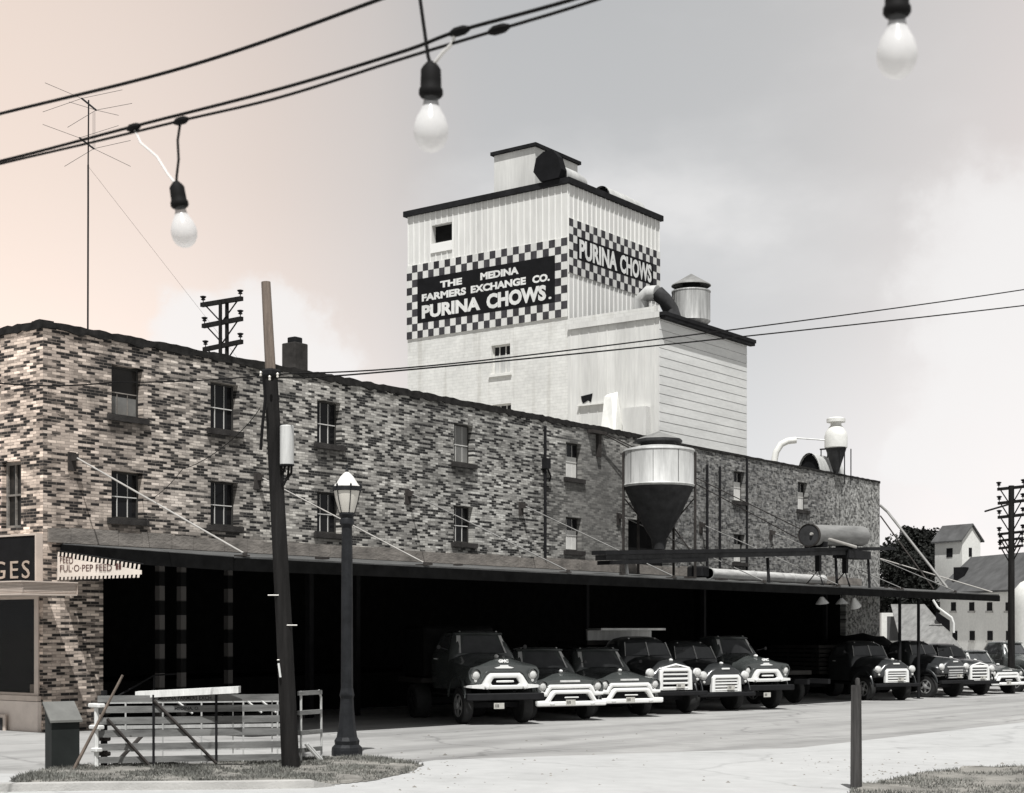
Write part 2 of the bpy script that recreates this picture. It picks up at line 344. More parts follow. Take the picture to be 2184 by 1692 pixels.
M_WOODL = mat('weathered_pole', (.17, .135, .11), .85, var=.4, scale=2, stretch=(8, 8, .5), bump=.6, bscale=20)
M_WOODG = mat('grey_boards', (.165, .165, .16), .8, var=.4, scale=2.0, stretch=(.8, .8, 6), bump=.3, var2=.08)
M_GREEN = mat('dark_green_paint', (.022, .025, .024), .6, var=.2)
M_GREENT = mat('faded_green_lid', (.15, .15, .14), .6, var=.2)
M_CONC = mat('concrete_street', (.445, .445, .438), .9, var=.07, scale=.35, bump=.15, bscale=12, var2=.05)
M_LOT = None
M_KERB = mat('kerb_stone', (.42, .41, .39), .9, var=.2, scale=2, bump=.4)
M_SOIL = mat('dry_soil', (.22, .21, .19), .95, var=.35, scale=2.5, bump=.8, bscale=14)
M_GRASS = mat('grass_blades', (.15, .15, .135), .8, var=.65, scale=1.3, var2=.3)
M_LEAF = mat('dark_leaves', (.02, .021, .019), .75, var=.6, scale=.6)
M_BARK = mat('bark', (.05, .045, .04), .9, var=.3, bump=.6)
M_PAINT = mat('dark_truck_paint', (.062, .068, .066), .27, 0, .25, 2, 0, coat=.7)
M_PAINT2 = mat('black_truck_paint', (.030, .032, .033), .34, 0, .25, 2, 0, coat=.6)
M_CHROME = mat('white_grille_enamel', (.80, .80, .78), .3, 0, .05, 3)
M_BARS = mat('grey_grille_bars', (.55, .55, .54), .35, .2, .1, 3)
M_LAMP = mat('headlamp_lens', (.62, .62, .60), .12, 0, .12, 20)
M_TYRE = mat('tyre_rubber', (.035, .035, .035), .85, var=.3)
M_RIM = mat('wheel_paint', (.26, .26, .255), .5, var=.2)
M_TGLASS = glass_mat('windscreen_glass', (.07, .072, .074), .06, .05, .5)
M_BED = mat('truck_bed_boards', (.04, .038, .036), .8, var=.35, stretch=(.5, 1, 5))
M_TARP = mat('dark_tarpaulin', (.03, .03, .03), .75, var=.3, bump=.6, bscale=5)
M_PLATE = mat('number_plate', (.50, .49, .45), .5, var=.2, scale=25)
M_CABLE = mat('cable_insulation', (.009, .0085, .0085), .7, var=.3)
M_WHITEWIRE = mat('white_flex', (.80, .78, .75), .6, var=.05)
M_LAMPIRON = mat('dark_lamp_iron', (.021, .022, .024), .5, var=.3, scale=6, bump=.2)
M_OPAL = mat('opal_glass', (.66, .63, .57), .25, 0, .06, 3)
M_LANTERN = mat('white_lantern_cap', (.80, .78, .74), .4, var=.05)
M_BANNER = mat('cream_banner_cloth', (.78, .70, .62), .85, var=.06)
M_INK = mat('banner_ink', (.10, .05, .045), .8, var=.4, scale=20)
M_MROOF = mat('slate_roof', (.10, .10, .10), .85, var=.25, scale=1.2, bump=.3)
M_CARD = mat('cardboard', (.62, .52, .43), .9, var=.1)

def bulb_mat():
    m = bpy.data.materials.new('frosted_bulb_glass'); m.use_nodes = True; n, l = nodes(m); out = n['Material Output']; n.remove(n['Principled BSDF'])
    d = n.new('ShaderNodeBsdfDiffuse'); d.inputs[0].default_value = (.93, .92, .91, 1)
    t = n.new('ShaderNodeBsdfTranslucent'); t.inputs[0].default_value = (.9, .89, .88, 1)
    g = n.new('ShaderNodeBsdfGlossy'); g.inputs['Roughness'].default_value = .2
    tr = n.new('ShaderNodeBsdfTransparent')
    a = n.new('ShaderNodeMixShader'); a.inputs[0].default_value = .3; l.new(d.outputs[0], a.inputs[1]); l.new(t.outputs[0], a.inputs[2])
    b = n.new('ShaderNodeMixShader'); b.inputs[0].default_value = .06; l.new(a.outputs[0], b.inputs[1]); l.new(g.outputs[0], b.inputs[2])
    t2 = n.new('ShaderNodeTexCoord'); nz = n.new('ShaderNodeTexNoise'); nz.inputs['Scale'].default_value = 25; l.new(t2.outputs['Object'], nz.inputs['Vector'])
    mr = n.new('ShaderNodeMapRange'); l.new(nz.outputs['Fac'], mr.inputs[0]); mr.inputs[3].default_value = .2; mr.inputs[4].default_value = .48
    c = n.new('ShaderNodeMixShader'); l.new(mr.outputs[0], c.inputs[0]); l.new(b.outputs[0], c.inputs[1]); l.new(tr.outputs[0], c.inputs[2])
    l.new(c.outputs[0], out.inputs['Surface']); return m
M_BULB = bulb_mat()
M_NECK = mat('smoky_neck_glass', (.12, .12, .12), .2, 0, .2, 30)
M_NECK.node_tree.nodes['Principled BSDF'].inputs['Alpha'].default_value = .55

def lot_mat():
    m = mat('worn_asphalt', (.34, .335, .325), .92, var=.14, scale=.22, bump=.25, bscale=18, var2=.07, coords='Object')
    n, l = nodes(m); b = n['Principled BSDF']; src = b.inputs['Base Color'].links[0].from_socket
    t = n.new('ShaderNodeTexCoord'); mp = n.new('ShaderNodeMapping'); mp.inputs['Scale'].default_value = (.9, .06, 1); mp.inputs['Rotation'].default_value = (0, 0, math.radians(-6)); l.new(t.outputs['Object'], mp.inputs[0])
    nz = n.new('ShaderNodeTexNoise'); nz.inputs['Scale'].default_value = 1; nz.inputs['Detail'].default_value = 5; l.new(mp.outputs[0], nz.inputs['Vector'])
    r = n.new('ShaderNodeValToRGB'); l.new(nz.outputs['Fac'], r.inputs[0]); e = r.color_ramp.elements; e[0].position = .32; e[0].color = (.72, .72, .72, 1); e[1].position = .55; e[1].color = (1.04, 1.04, 1.04, 1)
    mx = n.new('ShaderNodeMix'); mx.data_type = 'RGBA'; mx.blend_type = 'MULTIPLY'; mx.inputs['Factor'].default_value = 1
    l.new(src, mx.inputs['A']); l.new(r.outputs[0], mx.inputs['B'])
    age(m, mx.outputs['Result'], .55)
    return m
def age(m, src, amt):
    # cracks, oil spots and tyre scuffs
    n, l = nodes(m); b = n['Principled BSDF']; t = n.new('ShaderNodeTexCoord')
    w = n.new('ShaderNodeTexNoise'); w.inputs['Scale'].default_value = .8; w.inputs['Detail'].default_value = 5; l.new(t.outputs['Object'], w.inputs['Vector'])
    ad = n.new('ShaderNodeVectorMath'); ad.operation = 'MULTIPLY_ADD'; l.new(w.outputs['Color'], ad.inputs[0]); ad.inputs[1].default_value = (1.6, 1.6, 0); l.new(t.outputs['Object'], ad.inputs[2])
    v = n.new('ShaderNodeTexVoronoi'); v.feature = 'DISTANCE_TO_EDGE'; v.inputs['Scale'].default_value = .16; l.new(ad.outputs['Vector'], v.inputs['Vector'])
    r = n.new('ShaderNodeValToRGB'); l.new(v.outputs['Distance'], r.inputs[0]); e = r.color_ramp.elements; e[0].position = .0; e[0].color = (.45, .45, .45, 1); e[1].position = .012; e[1].color = (1, 1, 1, 1)
    o = n.new('ShaderNodeTexNoise'); o.inputs['Scale'].default_value = .55; o.inputs['Detail'].default_value = 7; o.inputs['Roughness'].default_value = .65; l.new(ad.outputs['Vector'], o.inputs['Vector'])
    r2 = n.new('ShaderNodeValToRGB'); l.new(o.outputs['Fac'], r2.inputs[0]); e = r2.color_ramp.elements; e[0].position = .30; e[0].color = (.62, .62, .61, 1); e[1].position = .42; e[1].color = (1, 1, 1, 1)
    sp = n.new('ShaderNodeTexVoronoi'); sp.inputs['Scale'].default_value = 1.1; l.new(t.outputs['Object'], sp.inputs['Vector'])
    r3 = n.new('ShaderNodeValToRGB'); l.new(sp.outputs['Distance'], r3.inputs[0]); e = r3.color_ramp.elements; e[0].position = .02; e[0].color = (.5, .5, .5, 1); e[1].position = .06; e[1].color = (1, 1, 1, 1)
    cur = src
    for q in (r, r2, r3):
        mx = n.new('ShaderNodeMix'); mx.data_type = 'RGBA'; mx.blend_type = 'MULTIPLY'; mx.inputs['Factor'].default_value = amt; l.new(cur, mx.inputs['A']); l.new(q.outputs[0], mx.inputs['B']); cur = mx.outputs['Result']
    l.new(cur, b.inputs['Base Color'])
M_LOT = lot_mat(); age(M_CONC, M_CONC.node_tree.nodes['Principled BSDF'].inputs['Base Color'].links[0].from_socket, .34)

def text_obj(body, mat_, parent, origin, ux, uz, w, h, thick=.006, bold=.02, name='lettering', space=1.0, local=False):
    """flat lettering fitted to w x h metres; origin = lower left corner, ux along the line, uz up the letters"""
    cu = bpy.data.curves.new('t', 'FONT'); cu.body = body; cu.extrude = .5; cu.offset = bold; cu.space_character = space; cu.resolution_u = 3
    o = bpy.data.objects.new('t', cu); COL.objects.link(o)
    dg = bpy.context.evaluated_depsgraph_get(); me = bpy.data.meshes.new_from_object(o.evaluated_get(dg)); bpy.data.objects.remove(o); bpy.data.curves.remove(cu)
    xs = [v.co.x for v in me.vertices]; ys = [v.co.y for v in me.vertices]
    x0, x1, y0, y1 = min(xs), max(xs), min(ys), max(ys)
    ux = Vector(ux).normalized(); uz = Vector(uz).normalized(); nn = ux.cross(uz); origin = Vector(origin)
    off = Vector((0, 0, 0))
    if not local:
        q = parent
        while q is not None: off += q.location; q = q.parent
    for v in me.vertices:
        v.co = origin + ux*((v.co.x-x0)/(x1-x0)*w) + uz*((v.co.y-y0)/(y1-y0)*h) + nn*((v.co.z+.5)*thick) - off
    me.name = name; me.materials.clear(); me.materials.append(mat_)
    ob = bpy.data.objects.new(name, me); COL.objects.link(ob); ob.parent = parent
    return ob

# ------------------------------------------------------------------ ground
def ground():
    mb = MB(); xs = [-900, -300, -120, -60, -30, -12, 0, 4, 8, 12, 18, 26, 34, 60, 120, 300, 900]
    ys = [-500, -150, -80, -45, -30, -20, -10, 0, 10, 20, 30, 40, 48, 70, 120, 250, 600, 1500]
    vs = [(x, y, gz(y)) for y in ys for x in xs]; n = len(xs)
    mb.add(vs, [(j*n+i, j*n+i+1, (j+1)*n+i+1, (j+1)*n+i) for j in range(len(ys)-1) for i in range(n-1)])
    o = mb.build('ground', M_LOT); tag(o, 'pale worn asphalt yard and street', 'ground', kind='structure')
ground()
def sheet(name, pix, m, dz, label, cat, kind='structure', z=None):
    mb = MB(); pts = [on_g(*p) for p in pix]; mb.poly([(p.x, p.y, gz(p.y)+dz) for p in pts])
    o = mb.build(name, m); bm = bmesh.new(); bm.from_mesh(o.data); bmesh.ops.triangulate(bm, faces=bm.faces)
    bmesh.ops.subdivide_edges(bm, edges=bm.edges, cuts=1)
    for v in bm.verts: v.co.z = gz(v.co.y)+dz
    bmesh.ops.recalc_face_normals(bm, faces=bm.faces); bm.to_mesh(o.data); bm.free()
    if o.data.polygons and o.data.polygons[0].normal.z < 0: o.data.flip_normals()
    return tag(o, label, cat, kind=kind)
sheet('road', [(-500, 1648), (700, 1655), (930, 1622), (1703, 1596), (2184, 1541), (2700, 1500), (3300, 1700), (2184, 1950), (1000, 2050), (-300, 1900)], M_CONC, .005, 'pale concrete street in the foreground', 'road')

# ------------------------------------------------------------------ warehouse
def wall_holes(mb, P, U0, U1, V0, V1, holes, depth_vec):
    us = sorted({U0, U1, *[h[0] for h in holes], *[h[1] for h in holes]}); vs = sorted({V0, V1, *[h[2] for h in holes], *[h[3] for h in holes]})
    us = [u for u in us if U0 <= u <= U1]; vs = [v for v in vs if V0 <= v <= V1]
    for i in range(len(us)-1):
        for j in range(len(vs)-1):
            cu, cv = (us[i]+us[i+1])/2, (vs[j]+vs[j+1])/2
            if any(h[0] < cu < h[1] and h[2] < cv < h[3] for h in holes): continue
            mb.quad(P(us[i], vs[j]), P(us[i+1], vs[j]), P(us[i+1], vs[j+1]), P(us[i], vs[j+1]))
    D = Vector(depth_vec)
    for a, b, c, d in holes:
        for p, q in (((a, c), (b, c)), ((b, c), (b, d)), ((b, d), (a, d)), ((a, d), (a, c))):
            p1, p2 = P(*p), P(*q); mb.quad(p1, p2, p2+D, p1+D)

HT = 8.42; LEN = 41.9
ware = thing('brick_warehouse', 'long two tone brick feed warehouse with dark canopy along its side', 'warehouse', (0, 0, 0))
PY = lambda u, v: Vector((0, u, v)); PX = lambda u, v: Vector((u, 0, v))
door = (wt(1338), wt(1424), 4.0, 5.75)
bay = (1.5, 38.5, -2, 3.98)
mb = MB(); wall_holes(mb, PY, 0, LEN, -1.0, HT, wins+[door, bay], (-.24, 0, 0))
# back and far end walls
mb.quad((0, LEN, -1), (-14, LEN, -1), (-14, LEN, HT), (0, LEN, HT)); mb.quad((-14, LEN, -1), (-14, 0, -1), (-14, 0, HT), (-14, LEN, HT))
mb.build('side_wall', M_BRICK, ware, fix=False)
fw = (-1.36, -.72, 4.35, 5.72); shopw = (-6.5, -.12, .92, 2.95); ventd = (-3.2, -.98, -.55, .55)
mb = MB(); wall_holes(mb, PX, -14, 0, -1.0, HT, [fw, shopw], (0, .22, 0)); mb.build('front_wall', M_BRICKF, ware, fix=False)
# roof, coping, stone course, corner quoin strip
mb = MB(); mb.box((-13.75, .25, 7.9), (-.25, LEN-.25, 8.0)); mb.build('flat_roof', M_ROOF, ware)
def coping(name, a, b, t, w, n):
    mb = MB(); secs = []; a = Vector(a); b = Vector(b); d = (b-a).normalized(); nrm = Vector((d.y, -d.x, 0))
    for i in range(n+1):
        p = a+(b-a)*i/n; tt = t*(1+random.uniform(-.22, .22)); o = random.uniform(.03, .055)
        secs.append([p+nrm*o+UP*(-tt*random.uniform(.35, .8)), p+nrm*(o-.01)+UP*tt*.7, p-nrm*w+UP*tt*.75, p-nrm*(w+.03)+UP*(-.08)])
    mb.loft(secs); return mb.build(name, M_TAR, ware)
coping('parapet_coping', (0, -.05, HT), (0, 23.9, HT), .13, .3, 150)
coping('parapet_coping', (0, 23.95, HT), (0, LEN, HT), .06, .3, 70)
coping('parapet_coping', (-14, 0, HT), (-.05, 0, HT), .13, .3, 90)
mb = MB()
y = .1
while y < 39.9:
    w = random.uniform(.5, 1.3); w = min(w, 40-y); o = random.uniform(.03, .06); mb.box((.0, y+.006, 4.03), (o, y+w-.006, 4.33+random.uniform(-.03, .03))); y += w
mb.build('stone_course', M_STONE, ware)
# left over quoins: slightly paler narrow strip on the corner is part of the brickwork; downspouts
for px, z1 in ((1157, 8.2), (1503, 7.9), (1530, 7.9)):
    t = wt(px); mb = MB(); mb.tube([(.07, t, z1), (.07, t, 4.35)], .045, 8); 
    if px == 1157: mb.box((.02, t-.1, 6.95), (.2, t+.1, 7.25)); mb.tube([(.07, t+.1, 7.0), (.07, t+.28, 6.75), (.03, t+.28, 6.6)], .03, 6)
    mb.build('downspout', M_IRON, ware)
mb = MB(); t = wt(1590); mb.box((.0, t-.05, 4.35), (.05, t+.05, 8.4)); mb.build('corner_strip', M_IRON, ware)
# windows
def window(y0, y1, z0, z1, kind):
    fr = MB(); x = -.19; f = .045
    def bar(a, b, c, d, dx=.03): fr.box((x, a, c), (x+dx, b, d))
    bar(y0, y0+f, z0, z1); bar(y1-f, y1, z0, z1); bar(y0+f, y1-f, z0, z0+f); bar(y0+f, y1-f, z1-f, z1)
    w = fr.build('window', M_WFRAME, ware)
    fr = MB(); zm = (z0+z1)/2 - .03; bar(y0+f, y1-f, zm-.011, zm+.011, .035)
    for k in (1, 2):
        yy = y0+(y1-y0)*k/3; bar(yy-.006, yy+.006, z0+f, zm-.011, .026); bar(yy-.006, yy+.006, zm+.011, z1-f, .026)
    if kind != 'wavy' or z0 < 5: fr.build('glazing_bars', M_BLIND, w)
    else:
        fr = MB(); bar(y0+f, y1-f, zm-.011, zm+.011, .035); bar(y0+.27, y0+.285, z0+f, zm-.011, .026); bar(y0+.55, y0+.565, z0+f, zm-.011, .026); fr.build('glazing_bars', M_STONE, w); p = MB(); p.box((x+.0065, y0+f, z0+f), (x+.012, y1-f, z0+.42)); p.build('reflection_patch', M_BLINDG, w)  # pale patch painted as the reflection in the lower panes
    p = MB(); p.box((x-.012, y0, z0), (x+.006, y1, z1)); p.build('pane', M_GLASSR if kind == 'wavy' else M_GLASS, w)
    if kind in ('half', 'white', 'grey'):
        zt = z0+(z1-z0)*{'half': .62, 'white': .66, 'grey': .97}[kind]
        p = MB(); p.box((x+.008, y0+f, z0+f), (x+.02, y1-f, zt)); p.build('blind', M_BLINDG if kind == 'grey' else M_BLIND, w)
    s = MB(); s.box((-.1, y0-.12, z0-.13), (.07+random.uniform(0, .02), y1+.12, z0-.003)); s.build('sill', M_SILL, w)
kinds = ['wavy', 'dark', 'dark', 'dark', 'dark', 'dark', 'grey', 'dark', 'half', 'half', 'white', 'white', 'white']
for (a, b, c, d), k in zip(wins, kinds): window(a, b, c, d, k)
fr = MB(); a, b, c, d = fw
for p in ((a, a+.06, c, d), (b-.06, b, c, d), (a+.06, b-.06, c, c+.06), (a+.06, b-.06, d-.06, d), (a+.06, b-.06, (c+d)/2-.02, (c+d)/2+.02), ((a+b)/2-.012, (a+b)/2+.012, c+.06, (c+d)/2-.02), ((a+b)/2-.012, (a+b)/2+.012, (c+d)/2+.02, d-.06)):
    fr.box((p[0], .10, p[2]), (p[1], .14, p[3]))
w = fr.build('window', M_STONE, ware); p = MB(); p.box((a, .145, c), (b, .16, d)); p.build('pane', M_GLASSR, w)
# doorway behind the hopper, closed by a near-black block that paints its inner shade
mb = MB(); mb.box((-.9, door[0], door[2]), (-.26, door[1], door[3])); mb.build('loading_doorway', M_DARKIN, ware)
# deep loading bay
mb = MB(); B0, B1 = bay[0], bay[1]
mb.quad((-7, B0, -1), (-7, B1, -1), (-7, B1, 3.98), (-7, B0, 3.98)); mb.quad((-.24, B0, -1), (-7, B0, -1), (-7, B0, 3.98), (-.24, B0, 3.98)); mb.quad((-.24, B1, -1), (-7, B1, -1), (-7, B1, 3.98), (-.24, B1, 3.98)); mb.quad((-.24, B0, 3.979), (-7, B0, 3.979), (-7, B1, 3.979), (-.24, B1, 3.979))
mb.build('loading_bay', M_DARKIN, ware)  # near-black lining paints the deep shade under the canopy
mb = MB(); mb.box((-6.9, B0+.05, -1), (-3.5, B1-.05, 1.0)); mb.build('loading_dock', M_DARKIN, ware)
def post_mat():
    m = mat('checker_post_paint', (.10, .09, .085), .8, var=.3); n, l = nodes(m); b = n['Principled BSDF']; g = n.new('ShaderNodeNewGeometry'); sx = n.new('ShaderNodeSeparateXYZ'); l.new(g.outputs['Position'], sx.inputs[0])
    md = n.new('ShaderNodeMath'); md.operation = 'FRACT'; dv = n.new('ShaderNodeMath'); dv.operation = 'MULTIPLY'; dv.inputs[1].default_value = 1.55; l.new(sx.outputs['Z'], dv.inputs[0]); l.new(dv.outputs[0], md.inputs[0])
    r = n.new('ShaderNodeValToRGB'); l.new(md.outputs[0], r.inputs[0]); e = r.color_ramp.elements; e[0].color = (.012, .012, .012, 1); e[1].color = (.15, .142, .135, 1); e[0].position = .47; e[1].position = .53; l.new(r.outputs[0], b.inputs['Base Color']); return m
M_POST = post_mat()
for px, X in ((341, -.5), (387, -.5), (487, -1.2), (660, -.5), (760, -.6), (1250, -.6), (1500, -.6), (1760, -.6)):
    p = on_x(px, 1420, X); mb = MB(); mb.box((X-.075, p.y-.075, -1), (X+.075, p.y+.075, 3.97)); mb.build('bay_post', M_POST if px < 600 else M_IRON, ware)

# ---- canopy (part of the warehouse): sloping slab, timber edge, rods with wall brackets
CW, CY0, CY1 = 5.1, .45, 41.8; CZ0, CZ1 = 4.02, 3.62
def cz(x): return CZ0+(CZ1-CZ0)*x/CW
mb = MB(); secs = []
n = 60
for i in range(n+1):
    y = CY0+(CY1-CY0)*i/n; s = random.uniform(-.012, .012)
    secs.append([(.002, y, CZ0), (CW/2, y, cz(CW/2)+s), (CW, y, CZ1+s), (CW, y, CZ1-.06+s), (CW/2, y, cz(CW/2)-.08), (.002, y, CZ0-.08)])
mb.loft(secs); can = mb.build('canopy', M_CANTOP, ware)
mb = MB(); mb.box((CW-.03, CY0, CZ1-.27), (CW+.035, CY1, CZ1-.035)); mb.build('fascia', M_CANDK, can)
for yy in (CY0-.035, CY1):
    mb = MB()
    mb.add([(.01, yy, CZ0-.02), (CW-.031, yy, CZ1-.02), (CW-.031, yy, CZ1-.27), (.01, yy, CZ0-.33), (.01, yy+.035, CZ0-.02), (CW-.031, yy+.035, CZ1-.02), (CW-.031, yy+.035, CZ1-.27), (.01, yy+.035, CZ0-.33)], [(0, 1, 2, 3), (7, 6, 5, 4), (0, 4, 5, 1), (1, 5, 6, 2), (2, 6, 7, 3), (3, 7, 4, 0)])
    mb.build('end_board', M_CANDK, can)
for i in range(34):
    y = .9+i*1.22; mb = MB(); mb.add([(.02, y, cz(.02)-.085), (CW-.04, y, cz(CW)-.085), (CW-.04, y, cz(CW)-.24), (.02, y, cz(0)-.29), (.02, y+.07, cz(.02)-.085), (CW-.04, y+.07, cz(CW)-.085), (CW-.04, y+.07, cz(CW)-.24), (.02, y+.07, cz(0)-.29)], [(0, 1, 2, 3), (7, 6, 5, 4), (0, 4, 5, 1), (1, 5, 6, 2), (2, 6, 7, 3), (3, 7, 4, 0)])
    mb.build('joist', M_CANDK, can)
for i, y in enumerate((.69, 5.92, 11.3, 16.3, 21.5, 26.7, 31.9, 37.0)):
    mb = MB(); p0 = Vector((.12, y, 5.80)); p1 = Vector((CW-.02, y+.02, CZ1+.05)); mb.tube([p0, p1], .0155 if i else .019, 8)
    r = mb.build('tie_rod', M_ROD if i < 2 else M_RODD, can); mb = MB(); mb.lathe([(.045, -.03), (.045, .03)], p1, 8); mb.build('rod_nut', M_RUST, can)
    b = MB(); b.box((.0, y-.09, 5.52), (.05, y+.09, 5.9)); b.box((.05, y-.035, 5.72), (.2, y+.035, 5.86)); b.build('bracket', M_RUST, can); b = MB(); b.box((CW-.22, y-.07, CZ1+.005), (CW+.02, y+.11, CZ1+.035)); b.build('edge_plate', M_RUST, can)
mb = MB(); mb.tube([(.05, LEN-.1, 7.45), (.35, LEN, 7.15), (3.2, 41.2, 3.9)], .055, 10); mb.build('brace_pipe', M_RODD, can)
mb = MB(); mb.tube([(.05, LEN-.05, 7.0), (2.7, 41.0, 3.86)], .03, 8); mb.build('tie_rod', M_RUST, can)
mb = MB(); mb.tube([(.05, LEN-.05, 5.2), (4.9, 41.6, 3.72)], .025, 8); mb.build('tie_rod', M_ROD, can)
# small flashing patches and debris nailed to the felt
for i in range(12):
    x, y = random.uniform(2.5, 4.7), random.uniform(1, 40); mb = MB(); mb.box((x, y, cz(x)+.004), (x+random.uniform(.08, .25), y+random.uniform(.1, .5), cz(x)+.05)); mb.build('felt_patch', M_RUST, can)

# ---- shop front on the street face
mb = MB(); mb.box((-14, -1.3, 2.93), (1.1, -.003, 2.96)); mb.box((-14, -1.25, 2.962), (1.05, -.003, 3.17)); mb.box((1.05, -.003+.006, 2.95), (1.1, .0, 3.16))
for k in range(7): z = 2.975+k*.028; mb.box((-14, -1.275, z), (1.09, -1.252, z+.017)); mb.box((1.053, -1.25, z), (1.075, -.005, z+.017))
mb.box((-14, -1.32, 3.172), (1.12, -.003, 3.2)); mq = mb.build('shop_marquee', M_CREAM, ware)
fr = MB()
a, b, c, d = shopw
for p in ((b-.13, b, c, d), (a, a+.1, c, d), (a+.1, b-.13, c, c+.05), (a+.1, b-.13, d-.07, d), (-3.4, -3.3, c+.05, d-.07)): fr.box((p[0], .0-.03, p[2]), (p[1], .12, p[3]))
fr.box((a-.05, -.09, c-.11), (b+.06, .0, c-.004)); w = fr.build('shop_window', M_CREAM, ware)
def shop_glass():
    m = bpy.data.materials.new('shop_glass'); m.use_nodes = True; n, l = nodes(m); b = n['Principled BSDF']; b.inputs['Roughness'].default_value = .03; b.inputs['Base Color'].default_value = (.005, .005, .005, 1); b.inputs['Alpha'].default_value = .22
    t = n.new('ShaderNodeTexNoise'); t.inputs['Scale'].default_value = 3; bp = n.new('ShaderNodeBump'); bp.inputs['Strength'].default_value = .02; l.new(t.outputs['Fac'], bp.inputs['Height']); l.new(bp.outputs[0], b.inputs['Normal']); return m
p = MB(); p.box((a+.1, .05, c+.05), (b-.13, .062, d-.07)); p.build('pane', shop_glass(), w)
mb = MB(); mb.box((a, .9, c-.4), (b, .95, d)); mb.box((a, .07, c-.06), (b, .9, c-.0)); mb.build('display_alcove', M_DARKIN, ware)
mb = MB(); mb.box((-14, -.10, -1), (-.04, -.003, .80)); mb.box((-14, -.16, -1), (-.02, -.003, .12)); st = mb.build('stall_riser', M_PINK, ware)
mb = MB(); mb.box((-3.2, -.20, -.7), (-.98, -.165, .52)); vd = mb.build('vent_door', M_CREAM, ware); mb = MB(); mb.box((-3.1, -.215, -.65), (-1.06, -.202, .45)); mb.build('vent_panel', M_GALVD, vd)
def carton(lo, hi, label):
    mb = MB(); mb.box(lo, hi, bev=.008); o = mb.build('carton', M_CARD); mb2 = MB(); mb2.box((lo[0]+.02, lo[1]-.002, hi[2]-.06), (hi[0]-.02, lo[1]-.0005, hi[2]-.05)); mb2.build('tape', M_CREAM, o); tag(o, label, 'carton', 'cartons in the shop window')
carton((-.78, .25, .921), (-.53, .5, 1.13), 'low cardboard carton standing in the shop window'); carton((-.50, .22, .921), (-.30, .5, 1.30), 'tall cardboard carton beside the window post')
# hand rail and steps stub against the side wall
hr = thing('hand_rail', 'thin dark iron hand rail on brick wall behind green bin', 'hand rail', (.9, 1.0, gz(1)))
for k, (yy, zz) in enumerate(((.8, .75), (2.1, 1.3))):
    mb = MB(); mb.tube([(.9, yy, gz(yy)), (.9, yy, zz)], .02, 6); mb.build('post', M_IRON, hr)
mb = MB(); mb.tube([(.9, .5, .55), (.9, .8, .75), (.9, 2.1, 1.3), (.9, 2.7, 1.32)], .02, 6); mb.build('rail', M_IRON, hr)

# chimney, pale roof lantern, vent pipe on the roof
c0 = at(629, 750, 44.5); cx, cy = c0.x, c0.y
mb = MB(); mb.box((cx-.27, cy-.27, 7.9), (cx+.27, cy+.27, 10.52), bev=.02); ch = mb.build('chimney', M_SILL, ware)
mb = MB(); mb.box((cx-.16, cy-.16, 10.522), (cx+.16, cy+.16, 10.70), bev=.02); mb.build('chimney_pot', M_IRON, ch)
q = at(540, 765, 46)
mb = MB(); mb.box((-10.4, 12.3, 7.99), (-7.3, 18.2, 10.12)); rl = mb.build('roof_lantern', M_WHITE2, ware)
mb = MB(); mb.add([(-10.6, 12.1, 10.12), (-7.1, 12.1, 10.12), (-7.1, 18.4, 10.12), (-10.6, 18.4, 10.12), (-8.6, 12.1, 10.42), (-8.6, 18.4, 10.30)], [(0, 1, 4), (1, 2, 5, 4), (2, 3, 5), (3, 0, 4, 5), (3, 2, 1, 0)]); mb.build('lantern_roof', M_MROOF, rl)
p = at(209, 690, 36.5); mb = MB(); mb.lathe([(.06, 7.98), (.06, 8.95), (.085, 8.95), (.085, 9.06), (.0, 9.1)], (p.x, p.y, 0), 10); mb.build('vent_pipe', M_CREAM, ware)
# parapet edge on back wall, snow-pale roof edge seen over the coping
mb = MB(); mb.box((-2.6, 7.6, 8.0), (-1.2, 15.5, 8.78)); mb.build('roof_kerb', M_WHITE2, ware)

# ------------------------------------------------------------------ grain tower
TX0, TX1, TY0, TY1, TZ = -10.8, -3.62, 24.0, 30.0, 17.45
tow = thing('grain_tower', 'tall white grain tower with checkerboard feed signs on two sides', 'grain tower', (TX0+3.5, TY0+3, 0))
def tw(pxa, pya, pxb, pyb):
    a = on_y(pxa, pya, TY0); b = on_y(pxb, pyb, TY0); return (a.x, b.x, b.z, a.z)
h1 = tw(921, 482, 964, 513); h2 = tw(1048, 738, 1088, 795); h3 = tw(1050, 864, 1090, 925)
P = lambda u, v: Vector((u, TY0, v))
mb = MB(); wall_holes(mb, P, TX0, TX1, 12.85, TZ, [h1], (0, .3, 0))
mb.quad((TX1, TY0, 7), (TX1, TY1, 7), (TX1, TY1, TZ), (TX1, TY0, TZ)); mb.quad((TX1, TY1, 7), (TX0, TY1, 7), (TX0, TY1, TZ), (TX1, TY1, TZ)); mb.quad((TX0, TY1, 7), (TX0, TY0, 7), (TX0, TY0, TZ), (TX0, TY1, TZ))
sid = mb.build('metal_siding', M_WHITE, tow, fix=False)
mb = MB()
for k in range(28):
    x = TX0+.02+k*.2645
    if h1[0]-.03 < x < h1[1]+.01:
        mb.box((x, TY0-.022, 15.63), (x+.03, TY0-.001, h1[2]-.36)); mb.box((x, TY0-.022, h1[3]+.02), (x+.03, TY0-.001, TZ)); continue
    mb.box((x, TY0-.022, 15.63), (x+.03, TY0-.001, TZ))
for k in range(22): y = TY0+.02+k*.283; mb.box((TX1+.001, y, 12.4), (TX1+.03, y+.035, TZ))
mb.build('siding_ribs', M_RIB, sid, fix=False)
mb = MB(); wall_holes(mb, P, TX0, TX1+3.5, 7, 12.849, [h2, h3], (0, .22, 0)); mb.build('lower_wall', M_BLOCK, tow, fix=False)
